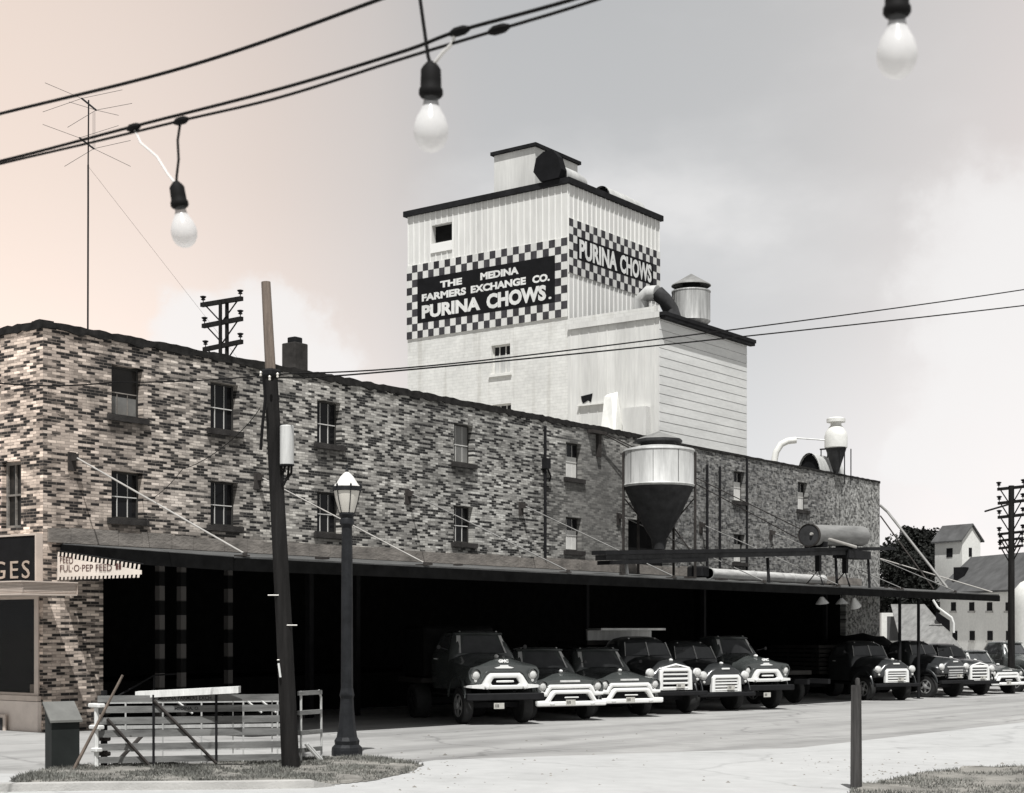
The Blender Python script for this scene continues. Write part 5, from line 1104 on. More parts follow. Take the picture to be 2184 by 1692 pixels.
def street_lamp():
    b = on_g(740, 1616); d = (b-CAM).dot(FW); k = d/FP; z = lambda py: (1616-py)*k
    t = thing('street_lamp', 'dark iron street lamp with white topped glass lantern', 'street lamp', b)
    w = lambda px: px*k/2
    mb = MB(); mb.lathe([(0, -.3), (w(66), -.3), (w(66), z(1600)), (w(64), z(1594)), (w(52), z(1588)), (w(54), z(1580)), (w(44), z(1572)), (w(36), z(1545)), (w(31), z(1515)), (w(28), z(1490)), (w(32), z(1483)), (w(30), z(1478)), (w(26), z(1468)), (w(24), z(1180)), (w(22), z(1125))], n=10)
    mb.build('pedestal', M_LAMPIRON, t, local=True)
    mb = MB(); mb.lathe([(w(22.5), z(1480)), (w(25), z(1300)), (w(22), z(1122)), (w(31), z(1118)), (w(31), z(1110)), (w(26), z(1105)), (w(34), z(1098)), (w(32), z(1092))], n=20); mb.build('shaft', M_LAMPIRON, t, local=True, smooth=True)
    mb = MB(); mb.lathe([(w(29), z(1098)), (w(34), z(1092)), (w(48), z(1068)), (w(56), z(1048)), (w(57), z(1040))], n=24); mb.build('lantern_glass', M_OPAL, t, local=True, smooth=True)
    mb = MB(); mb.lathe([(w(59), z(1048)), (w(61), z(1047)), (w(61), z(1040)), (w(59), z(1038))], n=24, caps=False); ring = mb.build('lantern_ring', M_LAMPIRON, t, local=True)
    for i in range(6):
        a = 2*PI*i/6+.5; c_, s_ = math.cos(a), math.sin(a)
        mb = MB(); mb.tube([(c_*r, s_*r, zz) for r, zz in ((w(31), z(1097)), (w(36), z(1091)), (w(50), z(1067)), (w(58.5), z(1046)))], .007, 5); mb.build('rib', M_LAMPIRON, ring, local=True)
        mb = MB(); mb.lathe([(.012, z(1042)), (.018, z(1036)), (.0, z(1031))], (c_*w(60), s_*w(60), 0), 6); mb.build('finial', M_LAMPIRON, ring, local=True)
    mb = MB(); mb.lathe([(w(58), z(1039)), (w(44), z(1030)), (w(28), z(1017)), (w(12), z(1009)), (w(5), z(1007))], n=24); mb.build('lantern_cap', M_LANTERN, t, local=True, smooth=True)
    mb = MB(); mb.lathe([(w(5), z(1008)), (w(8), z(1004)), (w(3), z(999)), (w(3), z(992)), (0, z(988))], n=10); mb.build('spike', M_LAMPIRON, t, local=True)
    sl_ = MB(); sl_.lathe([(w(78), -.2), (w(78), .02), (w(74), .03), (0, .03)], n=24); sl_.build('footing', M_KERB, t, local=True)
street_lamp()

# short post near the right
b = on_g(1826, 1684); d = (b-CAM).dot(FW); k = d/FP
sp = thing('wooden_post', 'short weathered wooden post with rounded peg on top by the grass', 'post', b)
h = (1684-1462)*k; mb = MB(); mb.loft([[(x*w_, y*w_, z) for x, y in ((-1, -.8), (1, -.8), (1.02, .8), (-1, .8))] for z, w_ in ((-.3, .062), (.5, .058), (h*.9, .053), (h, .052))]); mb.build('shaft', M_POSTG, sp, local=True)
mb = MB(); mb.lathe([(.032, h-.01), (.034, h+.05), (.026, h+.09), (0, h+.10)], (.015, .01, 0), 10); mb.build('peg', M_POSTG, sp, local=True, smooth=True)

# overhead wires
def wire(name, pts, r, label, m=M_CABLE, n=6, sag=0):
    P_ = []
    for i in range(len(pts)-1):
        a, b, c, d = pts[max(i-1, 0)], pts[i], pts[i+1], pts[min(i+2, len(pts)-1)]
        for j in range(10):
            t = j/10; P_.append(.5*(2*b+(c-a)*t+(2*a-5*b+4*c-d)*t*t+(3*b-a-3*c+d)*t**3)-UP*(sag*4*t*(1-t)))
    P_.append(pts[-1]); mb = MB(); mb.tube(P_, r, n); o = mb.build(name, m, smooth=True); tag(o, label, 'overhead wire'); return o
wire('overhead_wire', [at(592, 799, d0), at(1092, 762, 23.0), at(2184, 618, 30), at(2700, 520, 33)], .0115, 'upper dark service wire running right from the leaning pole', sag=.0)
wire('overhead_wire', [at(590, 806, d0), at(780, 797, 21.3), at(1405, 737, 25), at(2184, 652, 30), at(2700, 585, 33)], .0125, 'lower dark service wire running right from the leaning pole', sag=.0)
wire('overhead_wire', [at(560, 800, d0), at(250, 815, 19), at(0, 818, 17.5), at(-300, 812, 15)], .010, 'thin service wire running left from the leaning pole past brick wall', sag=.03)
wire('overhead_wire', [at(555, 870, d0), at(390, 1000, 26), at(300, 1065, 33.5)], .006, 'thin slack wire from leaning pole down to the brick wall', sag=.15)
def near(px, py): return at(px, py, 1/(.222+.000085*px))
wire('overhead_wire', [near(-300, 318), near(0, 243), near(400, 142), near(815, -3), near(1300, -190)], .0044, 'single thick black cable across the upper left sky')
S1_ = [near(-300, 412), near(0, 344), near(285, 270), near(600, 189), near(860, 110), near(980, 66), near(1245, -8), near(1700, -160)]
S2_ = [near(-300, 424), near(0, 350), near(200, 303), near(385, 258), near(600, 207), near(860, 125), near(1062, 64), near(1280, -3), near(1700, -150)]
wire('festoon_wire', S1_, .0040, 'upper strand of the black bulb string', sag=.0)
wire('festoon_wire', S2_, .0034, 'lower strand of the black bulb string', sag=.0)

def bulb(px, py_s, py_b, tilt, leads, label):
    """socket top at (px,py_s), glass bottom at py_b"""
    d = 1/(.222+.000085*px); k = d/FP; o = at(px, py_s, d); Ht = (py_b-py_s)*k
    t = thing('light_bulb', label, 'light bulb', o, 0, 'bulbs hanging from the festoon string')
    ax = (-UP+RT*tilt).normalized(); side_ = ax.cross(FW).normalized(); oth = ax.cross(side_)
    M = Matrix((( side_.x, oth.x, ax.x, 0), (side_.y, oth.y, ax.y, 0), (side_.z, oth.z, ax.z, 0), (0, 0, 0, 1)))
    f = Ht
    mb = MB(); mb.lathe([(.045*f, -.03*f), (.09*f, .02*f), (.115*f, .06*f), (.12*f, .20*f), (.12*f, .26*f), (.138*f, .29*f), (.14*f, .34*f), (.12*f, .37*f), (.10*f, .375*f)], n=22, M=M); mb.build('socket', M_CABLE, t, local=True, smooth=True)
    mb = MB(); nk = MB(); nk.lathe([(.085*f, .365*f), (.087*f, .43*f), (.10*f, .485*f)], n=24, M=M, caps=False); nk.build('neck', M_NECK, t, local=True, smooth=True); pr = [(.10*f, .485*f), (.115*f, .52*f), (.165*f, .61*f), (.196*f, .71*f), (.20*f, .78*f), (.185*f, .86*f), (.14*f, .94*f), (.075*f, .985*f), (.001*f, 1.0*f)]
    mb.lathe(pr, n=28, M=M, caps=False); mb.build('glass', M_BULB, t, local=True, smooth=True)
    for pts, m, r in leads:
        mb = MB(); mb.tube([near(*p)+FW*0 for p in pts]+[at(px+pts[-1][2] if len(pts[-1]) > 2 else px, py_s+2, d)], r, 7); mb.build('lead_wire', m, t, smooth=True)
def near3(p): return near(p[0], p[1])
near_old = near
def near(px, py, *_): return near_old(px, py)
bulb(919, 138, 325, .0, [([(893, -30), (897, 5), (906, 70), (913, 120)], M_CABLE, .0042), ([(970, 76), (963, 95), (945, 112), (928, 133)], M_WHITEWIRE, .0040)], 'white bulb in black socket hanging at top centre of sky')
bulb(376, 392, 530, .16, [([(385, 258), (379, 300), (381, 340), (377, 375)], M_CABLE, .0034), ([(287, 276), (300, 305), (335, 335), (358, 372)], M_WHITEWIRE, .0028)], 'tilted white bulb with looping pale wire at upper left')
bulb(1913, -45, 168, .0, [([(1911, -160), (1912, -80)], M_CABLE, .0045)], 'white bulb cut by the top edge at upper right')
for px, py, s_, nm in ((285, 272, S1_, 'first'), (386, 258, S2_, 'second'), (980, 67, S1_, 'third'), (1064, 63, S2_, 'fourth')): 
    q = near(px, py); q2 = near(px+26, py-8)
    dd = (q2-q).normalized()*.028; mb = MB(); mb.tube([q-dd, q-dd*.4, q+dd*.4, q+dd], [.005, .0105, .0105, .005], 8)
    o = mb.build('wire_splice', M_CABLE, smooth=True); tag(o, {'first': 'black taped splice above the looping pale wire', 'second': 'black taped splice above the tilted bulb', 'third': 'black taped splice holding the short white tail', 'fourth': 'black taped splice right of the centre bulb'}[nm], 'wire splice')

# antenna mast on the roof
DA = 36.0; base = at(187, 706, DA); ant = thing('tv_antenna', 'tall thin television antenna mast with two rod arrays on the corner roof', 'antenna', (base.x, base.y, 8.0))
topz = at(189, 214, DA); mb = MB(); mb.tube([(base.x, base.y, 8.0), at(188, 430, DA), at(188, 352, DA)], .021, 8); mb.tube([at(188, 352, DA), topz], .017, 8); mb.build('mast', M_IRON, ant)
cv2 = lambda x, y, d=DA: at(x*.3201, y*.3201, d)
for A, B, ends in (((545, 657), (640, 735), [('A', 300, 553, -1), ('A', 815, 600, .6), ('A', 285, 747, -.6), ('B', 880, 690, .6), ('B', 790, 770, 1), ('B', 450, 850, -.6), ('B', 460, 680, .8)]), ((530, 920), (625, 992), [('A', 285, 830, -1), ('A', 790, 838, .6), ('B', 870, 937, .6), ('B', 870, 1110, 1), ('B', 430, 1110, -.6)])):
    a = cv2(*A, DA+.5); b = cv2(*B, DA-.5); mb = MB(); mb.tube([a, b], .022, 6); bo = mb.build('boom', M_IRON, ant)
    for h, x, y, dd in ends:
        mb = MB(); mb.tube([a if h == 'A' else b, cv2(x, y, (DA+.5 if h == 'A' else DA-.5)+dd)], .0055, 5); mb.build('rod', M_GALVD, bo)
for x in (620, 632): mb = MB(); mb.tube([cv2(x, 745, DA-.5), cv2(x, 985, DA-.5)], .005, 5); mb.build('feeder', M_GALVD, ant)
mb = MB(); mb.tube([at(188, 355, DA), (base.x-3, base.y+10, 8.05)], .004, 4); mb.build('guy_wire', M_GALVD, ant)

# cross-armed pole behind the roof
def xpole(name, label, posts, arms, rad, d, ground_z, ins=True):
    b = at(posts[0][0], posts[0][1], d); t = thing(name, label, 'utility pole', (b.x, b.y, ground_z), 0)
    for px, py, r in posts:
        q = at(px, py, d); mb = MB(); mb.tube([(q.x, q.y, ground_z-.2), q], [r*1.35, r], 10); mb.build('pole', M_WOODD, t, smooth=True)
    for (xa, ya), (xb, yb), dl, dr_, th in arms:
        a, b = at(xa, ya, dl), at(xb, yb, dr_); u = (b-a).normalized(); nrm = u.cross(UP).normalized()
        mb = MB(); secs = [[p+nrm*s*th+UP*zz*th for s, zz in ((-1, -1), (1, -1), (1, 1), (-1, 1))] for p in (a, b)]; mb.loft(secs); ar = mb.build('crossarm', M_WOODD, t)
        if ins:
            for f_ in (.04, .96):
                q = a+(b-a)*f_; mb = MB(); mb.tube([q, q+UP*(th+.10)], .018, 6); mb.lathe([(.03, .08), (.09, .11), (.05, .15), (.11, .20), (.115, .23), (.05, .25), (0, .26)], q+UP*th, 10); mb.build('insulator', M_IRON, ar)
            m_ = (a+b)/2-UP*.75
            for f_ in (.12, .88): mb = MB(); mb.tube([a+(b-a)*f_-UP*th, m_], .028, 5); mb.build('brace', M_WOODD, ar)
    return t
xpole('utility_pole', 'twin legged pole with three crossarms behind the brick parapet', [(470, 645, .065), (484, 645, .07)], [((430, 651), (516, 637), 56.1, 55, .075), ((433, 696), (516, 680), 56.1, 55, .075), ((435, 746), (516, 729), 56.1, 55, .075)], .12, 55.5, -.3)
arms = []
for y, hl, th in ((1041, 28, .06), (1071, 27, .06), (1101, 27, .06), (1137, 27, .05), (1151, 25, .05), (1167, 25, .05)):
    arms.append(((2156-hl, y+3), (2157+hl, y-3), 64.4, 63.6, th))
rp = xpole('utility_pole', 'tall dark pole with six short crossarms at the right edge', [(2157, 1036, .115)], arms, .15, 64, -.7)
a = at(2152, 1076, 63.8); b = at(2101, 1091, 62.5); mb = MB(); mb.tube([a, b], .04, 6); mb.build('side_arm', M_WOODD, rp)

# ------------------------------------------------------------------ gates, bin and clutter on the island
ga = on_g(208, 1640); gb = on_g(612, 1636)
gd = (gb-ga); glen = gd.length; gu = Vector((gd.x, gd.y, 0)).normalized(); gn = gu.cross(UP)     # gn points to the camera side
if gn.dot(CAM-ga) < 0: gn = -gn
dG = (ga-CAM).dot(FW); kz = dG/FP
Mg = Matrix(((gu.x, gn.x, 0, ga.x), (gu.y, gn.y, 0, ga.y), (0, 0, 1, ga.z), (0, 0, 0, 1)))
gate = thing('farm_gate', 'five board grey farm gate lettered with company name on the grass', 'farm gate', ga)
Hh = (1640-1492)*kz
def gbox(mb, lo, hi): mb.box(lo, hi, M=Mg)
z_levels = [(.955, 1.03), (.80, .875), (.645, .715), (.46, .53), (.26, .335), (.08, .145)]
brd = []
for za, zb in z_levels:
    mb = MB(); gbox(mb, (0, -.018, za*Hh-.004+random.uniform(-.006, .006)), (glen+random.uniform(-.03, .03), .018, zb*Hh+.022)); brd.append(mb.build('board', M_WOODG, gate))
for f_ in (.29, .62):
    mb = MB(); gbox(mb, (glen*f_-.018, .016, .02*Hh), (glen*f_+.018, .032, 1.06*Hh)); mb.build('strap', M_IRON, gate)
for f_ in (.71, .92):
    mb = MB(); gbox(mb, (glen*f_-.008, -.03, .02*Hh), (glen*f_+.008, -.017, 1.03*Hh)); mb.build('rod', M_GALV, gate)
def gbar(mb, p, q, w=.03):
    a = Mg @ Vector(p); b = Mg @ Vector(q); mb.tube([a, b], w, 5)
for p, q in (((glen*.29, .04, .98*Hh), (glen*.62, .04, .05*Hh)), ((glen*.05, .04, .72*Hh), (glen*.27, .04, .03*Hh))):
    mb = MB(); gbar(mb, p, q, .024); mb.build('diagonal', M_RUST, gate)
lw = glen*.32
def glet(s, f0, f1, zc, h):
    o = Mg @ Vector((glen*f0, .0155, zc-h/2)); text_obj(s, M_IRON, gate, o, gu, UP, glen*(f1-f0), h, -.004 if gu.cross(UP).dot(gn) < 0 else .004, .02)
glet('MEDINA FARMERS EXCH.', .315, .60, .995*Hh+.012, .062); glet('MEDINA, O.', .40, .53, .84*Hh+.012, .055)
# second gate behind, pale rails
Mold = Mg; back = Mg @ Matrix.Translation((0, -.75, 0))
g2 = thing('farm_gate', 'pale railed gate standing behind the lettered farm gate', 'farm gate', back @ Vector((0, 0, 0)))
for z in (.18, .52, .90):
    mb = MB(); mb.box((.1, -.012, z*Hh), (glen*1.0, .012, z*Hh+.05), M=back); mb.build('rail', M_GALV, g2)
for f_ in (.14, .34, .55, .78, .97):
    mb = MB(); mb.box((glen*f_-.012, .013, .0), (glen*f_+.012, .03, .98*Hh), M=back); mb.build('upright', M_GALV, g2)
for f_ in (.42, .80, .88): mb = MB(); mb.tube([back @ Vector((glen*f_, .04, .92*Hh)), back @ Vector((glen*f_+.22, .04, .74*Hh))], .018, 6); mb.build('stay', M_LETTER, g2)  # white bars added as the bright diagonal highlights on the gate
# white plank lying on the gate
a = at(292, 1482, dG+.25); b = at(511, 1471, dG+.25)
pl = thing('white_plank', 'long white plank lying on top of the lettered gate', 'plank', (a+b)/2)
u = (b-a).normalized(); nn = u.cross(UP).normalized(); mb = MB(); mb.loft([[p+nn*s*.10+UP*zz for s, zz in ((-1, -.048), (1, -.048), (1, .048), (-1, .048))] for p in (a-UP*.0, b)]); mb.build('plank', M_LETTER, pl)
mb = MB(); mb.loft([[p+nn*s*.03+UP*zz for s, zz in ((-1, -.10), (1, -.10), (1, -.05), (-1, -.05))] for p in (a+u*.12, a+u*.2)]); mb.build('cleat', M_WOODG, pl)
# ladder-like gate end right of the pole
la = on_g(642, 1628); lb = on_g(686, 1624); dL = (la-CAM).dot(FW); kl = dL/FP; lu = (lb-la); lu.z = 0; ll = lu.length; lu.normalize(); ln = lu.cross(UP)
Ml = Matrix(((lu.x, ln.x, 0, la.x), (lu.y, ln.y, 0, la.y), (0, 0, 1, la.z), (0, 0, 0, 1)))
lg = thing('loading_frame', 'grey ladder shaped loading frame right behind the leaning pole', 'frame', la); hh = (1628-1474)*kl
for x0 in (0, ll): mb = MB(); mb.tube([Ml @ Vector((x0, 0, -.05)), Ml @ Vector((x0-(.0 if x0 == 0 else .015), 0, hh*.9)), Ml @ Vector((x0-(.0 if x0 == 0 else .07), 0, hh))], .018, 7); mb.build('upright', M_GALV, lg)
for z in (.97, .70, .42, .18): mb = MB(); mb.box((-.05, -.03, hh*z-.035), (ll-.02, .03, hh*z+.03), M=Ml); mb.build('rung', M_WOODG, lg)
for dx in (0, .06): mb = MB(); mb.tube([Ml @ Vector((.02+dx, .06, .30)), Ml @ Vector((.26+dx, .16, .03))], .022, 6); mb.build('stay', M_GALV, lg)
# hinge post, white jack and dark rail at the left end of the gates
q = on_g(222, 1638); hp_ = thing('gate_post', 'dark knobbed gate post beside the white painted jack', 'post', q); k = (q-CAM).dot(FW)/FP
mb = MB(); mb.lathe([(.05, -.1), (.05, 120*k), (.075, 128*k), (.075, 140*k), (.05, 146*k), (.045, 165*k)], n=10); mb.build('shaft', M_IRON, hp_, local=True)
for z in (30, 62, 95, 118): mb = MB(); mb.box((-.10, -.05, z*k-.03), (.10, .05, z*k+.035), bev=.012); mb.build('collar', M_RUST, hp_, local=True)
q = on_g(206, 1640); jk = thing('white_jack', 'white painted iron jack post with two collars beside the green bin', 'post', q); 
mb = MB(); mb.tube([(0, 0, -.05), (0, 0, 138*k)], .035, 8); mb.build('shaft', M_LETTER, jk, local=True)
for z, w_ in ((40, .07), (88, .11), (134, .13)): mb = MB(); mb.box((-w_, -.06, z*k-.03), (w_, .06, z*k+.03), bev=.012); mb.build('collar', M_LETTER, jk, local=True)
mb = MB(); mb.box((-.14, -.1, -.02), (.14, .1, .03)); mb.build('foot', M_LETTER, jk, local=True)
# green bin with sloping lid
ba = on_g(110, 1643); k = (ba-CAM).dot(FW)/FP
bin_ = thing('green_bin', 'dark green box bin with sloping lid at left of the gates', 'bin', ba)
R3 = Matrix(((RT.x, FW.x, 0), (RT.y, FW.y, 0), (0, 0, 1))).to_4x4(); Rz = R3 @ Matrix.Rotation(math.radians(32), 4, 'Z')
w_, dd_, h_ = .40, .34, (1643-1540)*k; tp = (1643-1506)*k
for a_ in (0,):
    mb = MB(); mb.add([Rz @ Vector(p) for p in ((0, 0, -.05), (w_, 0, -.05), (w_, dd_, -.05), (0, dd_, -.05), (0, 0, h_), (w_, 0, h_), (w_, dd_, tp), (0, dd_, tp))], [(0, 3, 2, 1), (4, 5, 6, 7), (0, 1, 5, 4), (1, 2, 6, 5), (2, 3, 7, 6), (3, 0, 4, 7)]); mb.build('box', M_GREEN, bin_, local=True)
    mb = MB(); o_ = .03; mb.add([Rz @ Vector(p) for p in ((-o_, -o_*1.5, h_-.012), (w_+o_, -o_*1.5, h_-.012), (w_+o_, dd_+o_, tp+.012), (-o_, dd_+o_, tp+.012), (-o_, -o_*1.5, h_+.02), (w_+o_, -o_*1.5, h_+.02), (w_+o_, dd_+o_, tp+.045), (-o_, dd_+o_, tp+.045))], [(0, 3, 2, 1), (4, 5, 6, 7), (0, 1, 5, 4), (1, 2, 6, 5), (2, 3, 7, 6), (3, 0, 4, 7)]); mb.build('lid', M_GREENT, bin_, local=True)
# leaning stick and prop
a = on_g(152, 1652, -.03); b = at(262, 1440, (a-CAM).dot(FW)+.25)
stk = MB(); stk.tube([a, b], [.026, .018], 7); o = stk.build('leaning_pole', M_WOODL, smooth=True); tag(o, 'long thin stick leaning diagonally across the bin and gate', 'stick')
a = on_g(236, 1640, -.03); b = at(304, 1568, (a-CAM).dot(FW)+.6); stk = MB(); stk.tube([a, b], .03, 6); o = stk.build('gate_prop', M_RUST); tag(o, 'short dark prop bracing the left end of the lettered gate', 'prop')

# ------------------------------------------------------------------ grass islands
def inside(poly, x, y):
    c = False; j = len(poly)-1
    for i in range(len(poly)):
        if (poly[i][1] > y) != (poly[j][1] > y) and x < (poly[j][0]-poly[i][0])*(y-poly[i][1])/(poly[j][1]-poly[i][1])+poly[i][0]: c = not c
        j = i
    return c
def island(pix, label, blades, seed, bare=.42, hmax=.11):
    rnd = random.Random(seed); P_ = [on_g(*p) for p in pix]; poly = [(p.x, p.y) for p in P_]
    cx_ = sum(p[0] for p in poly)/len(poly); cy2 = sum(p[1] for p in poly)/len(poly)
    # irregular soil bed
    fine_ = []
    for i in range(len(poly)):
        a, b = Vector(poly[i]), Vector(poly[(i+1) % len(poly)])
        for j in range(8):
            q = a+(b-a)*j/8; fine_.append((q.x+rnd.uniform(-.05, .05), q.y+rnd.uniform(-.05, .05)))
    mb = MB(); mb.poly([(x, y, gz(y)+.012) for x, y in fine_]); o = mb.build('soil', M_SOIL)
    bm = bmesh.new(); bm.from_mesh(o.data); bmesh.ops.triangulate(bm, faces=bm.faces); bmesh.ops.subdivide_edges(bm, edges=bm.edges, cuts=3)
    from mathutils import noise as mn
    for v in bm.verts:
        e = min(((v.co.xy-Vector(poly[i])).length for i in range(len(poly))))
        v.co.z = gz(v.co.y)+.012+max(0, mn.noise(v.co*1.2)*.03+.02)*(0 if v.is_boundary else 1)
    bmesh.ops.recalc_face_normals(bm, faces=bm.faces); bm.to_mesh(o.data); bm.free()
    if o.data.polygons[0].normal.z < 0: o.data.flip_normals()
    tag(o, 'dry soil bed under '+label, 'soil', kind='structure')
    xs = [p[0] for p in poly]; ys = [p[1] for p in poly]; g = MB(); n = 0
    while n < blades:
        x, y = rnd.uniform(min(xs), max(xs)), rnd.uniform(min(ys), max(ys))
        if not inside(poly, x, y): continue
        dn = mn.noise(Vector((x*1.3, y*1.3, seed)))*.5+.5+.25*mn.noise(Vector((x*5, y*5, seed)))
        if dn < bare+rnd.uniform(-.08, .08): n += .12; continue
        h = hmax*rnd.uniform(.35, 1)*(.6+dn*.7); a = rnd.uniform(0, 2*PI); w2 = rnd.uniform(.004, .009); lx, ly = rnd.gauss(0, .45)*h, rnd.gauss(0, .45)*h; z = gz(y)+.012
        dx, dy = math.cos(a)*w2, math.sin(a)*w2
        g.add([(x-dx, y-dy, z), (x+dx, y+dy, z), (x+dx*.6+lx*.5, y+dy*.6+ly*.5, z+h*.6), (x-dx*.6+lx*.5, y-dy*.6+ly*.5, z+h*.6), (x+lx, y+ly, z+h)], [(0, 1, 2, 3), (3, 2, 4)]); n += 1
    o = g.build('grass', M_GRASS, fix=False); tag(o, label, 'grass', kind='stuff')
island([(20, 1668), (70, 1650), (160, 1636), (420, 1630), (660, 1620), (800, 1618), (870, 1626), (905, 1634), (870, 1650), (790, 1668), (720, 1674), (400, 1680), (60, 1682)], 'tufty dry grass island under the gates and leaning pole', 24000, 3, .45, .075)
island([(1815, 1688), (1840, 1676), (1900, 1666), (1980, 1650), (2060, 1640), (2184, 1638), (2400, 1640), (2500, 1700), (2200, 1740), (1790, 1720)], 'tufty dry grass patch at the lower right corner', 15000, 5, .44, .07)
# kerb along the island
ka = [on_g(*p) for p in ((-60, 1690), (200, 1686), (500, 1684), (665, 1681), (705, 1677))]
mb = MB(); secs = []
for i, p in enumerate(ka):
    t = (ka[min(i+1, 4)]-ka[max(i-1, 0)]); t.z = 0; t.normalize(); nrm = Vector((t.y, -t.x, 0)); h = .10 if i < 4 else .02
    z = gz(p.y); secs.append([(p.x+nrm.x*.09, p.y+nrm.y*.09, z-.1), (p.x+nrm.x*.08, p.y+nrm.y*.08, z+h), (p.x-nrm.x*.08, p.y-nrm.y*.08, z+h+.005), (p.x-nrm.x*.09, p.y-nrm.y*.09, z-.1)])
mb.loft(secs); o = mb.build('kerb', M_KERB); tag(o, 'low pale kerb edging the grass island', 'kerb', kind='structure')

# loose stones and grit along the island, the street joint and the yard
rs = random.Random(21); mb = MB()
def stone(p, r):
    z = gz(p.y); q = [Vector((p.x+r*math.cos(a)*rs.uniform(.7, 1.2), p.y+r*math.sin(a)*rs.uniform(.7, 1.2), z+.004)) for a in [PI*k/3 for k in range(6)]]
    top_ = Vector((p.x, p.y, z+r*rs.uniform(.5, .9)))
    mb.add(q+[top_], [(i, (i+1) % 6, 6) for i in range(6)])
for _ in range(420):
    k = rs.random()
    if k < .4: px, py = rs.uniform(620, 1000), 1622+rs.gauss(0, 14)+rs.uniform(0, 40)
    elif k < .7: px, py = rs.uniform(1700, 2184), rs.gauss(1640, 16)
    else: px, py = rs.uniform(700, 2184), rs.uniform(1560, 1690)
    stone(on_g(px, max(1545, min(1692, py))), abs(rs.gauss(.012, .010))+.006)
o = mb.build('gravel', M_SOIL); tag(o, 'loose grit and small stones scattered over yard and street', 'gravel', kind='stuff')

# ------------------------------------------------------------------ far right: mill, shed, tank, trees
def cam_rot(dirv): a = math.atan2(dirv.y, dirv.x); return a
ax = (RT*.204-FW*.979).normalized(); sx_ = Vector((ax.y, -ax.x, 0))
if sx_.dot(RT) > 0: sx_ = -sx_                        # to the left of the ridge as seen from here
A = at(2076.5, 1191.6, 110); A0 = Vector((A.x, A.y, -.67))
mill = thing('mill_building', 'long pale mill with grey roof and rows of small dark windows', 'mill', A0)
LL, HWID = 30.0, 2.6; zr, ze = A.z, 4.85
def mp_(l, s, z): return A0*1+ax*l+sx_*s+UP*(z-A0.z)
mb = MB(); pr = [(-HWID, -.9), (HWID, -.9), (HWID, ze), (0, zr-.12), (-HWID, ze)]
mb.loft([[mp_(l, s, z) for s, z in pr] for l in (0, LL)]); mb.build('wall', M_WHITE2, mill)
mb = MB()
for s in (1, -1): mb.loft([[mp_(l, s*(HWID+.35), ze-.22), mp_(l, 0, zr), mp_(l, 0, zr+.12), mp_(l, s*(HWID+.37), ze-.08)] for l in (-.4, LL+.4)])
mb.build('roof', M_MROOF, mill)
def mwin(px, py0, py1, w=.42, par=mill, s=HWID):
    # window on the long wall at the picture column px
    lo, hi = -2.0, LL
    for _ in range(50):
        m = (lo+hi)/2; p = mp_(m, s, 3)-CAM; q = 1092+FP*p.dot(RT)/p.dot(FW)
        if q < px: lo = m
        else: hi = m
    d = (mp_(lo, s, 3)-CAM).dot(FW); z0, z1 = 2.3+(1339-py1)*d/FP, 2.3+(1339-py0)*d/FP
    w2 = .34
    mb = MB(); mb.loft([[mp_(lo-w2, s+.005, z0), mp_(lo+w2, s+.005, z0), mp_(lo+w2, s+.03, z0), mp_(lo-w2, s+.03, z0)], [mp_(lo-w2, s+.005, z1), mp_(lo+w2, s+.005, z1), mp_(lo+w2, s+.03, z1), mp_(lo-w2, s+.03, z1)]]); o = mb.build('window', M_SIGNBLK, par)
    mb = MB(); mb.loft([[mp_(lo-w2-.1, s+.005, z0-.14), mp_(lo+w2+.1, s+.005, z0-.14), mp_(lo+w2+.1, s+.10, z0-.14), mp_(lo-w2-.1, s+.10, z0-.14)], [mp_(lo-w2-.1, s+.005, z0-.01), mp_(lo+w2+.1, s+.005, z0-.01), mp_(lo+w2+.1, s+.10, z0-.01), mp_(lo-w2-.1, s+.10, z0-.01)]]); mb.build('sill', M_KERB, o)
for px in (2034, 2073, 2111, 2151): mwin(px, 1285, 1303)
for px in (2037, 2074, 2112, 2152): mwin(px, 1346, 1366)
# roof opening
mb = MB(); c = mp_(1.2, HWID*.62, ze+(zr-ze)*.40); mb.box((c.x-.4, c.y-.4, c.z-.2), (c.x+.4, c.y+.4, c.z+.75)); mb.build('roof_vent', M_SIGNBLK, mill)
# cupola tower
ax2 = (RT*.478-FW*.878).normalized(); s2 = Vector((-ax2.y, ax2.x, 0)); s2 = s2 if s2.dot(RT) > 0 else -s2
C0 = at(2052, 1221, 111.5); kc = 111.5/FP; C0 = Vector((C0.x, C0.y, -.7))
cup = thing('mill_tower', 'small white gabled head house tower rising beside the mill roof', 'tower', C0)
wl, wg = 2.75, 1.82; zc_e = 2.3+(1339-1151)*kc; zc_r = 2.3+(1339-1119)*kc
def cp(l, s, z): return C0-ax2*l+s2*s+UP*(z-C0.z)
mb = MB(); mb.loft([[cp(l, s, z) for s, z in ((0, -.8), (wg, -.8), (wg, zc_e), (wg/2, zc_r-.03), (0, zc_e))] for l in (0, wl)]); mb.build('wall', M_WHITE2, cup)
mb = MB()
for sgn in (0, 1):
    e = -.22 if sgn == 0 else wg+.22; mb.loft([[cp(l, e, zc_e-.16), cp(l, wg/2, zc_r), cp(l, wg/2, zc_r+.1), cp(l, e, zc_e-.05)] for l in (-.18, wl+.18)])
mb.build('roof', M_MROOF, cup)
z0, z1 = 2.3+(1339-1187)*kc, 2.3+(1339-1168)*kc
mb = MB(); mb.loft([[cp(.004-.03, wg*.44+dx, z) for dx, z in ((-.15, z0), (.15, z0), (.15, z1), (-.15, z1))], [cp(-.004, wg*.44+dx, z) for dx, z in ((-.15, z0), (.15, z0), (.15, z1), (-.15, z1))]]); mb.build('window', M_SIGNBLK, cup)
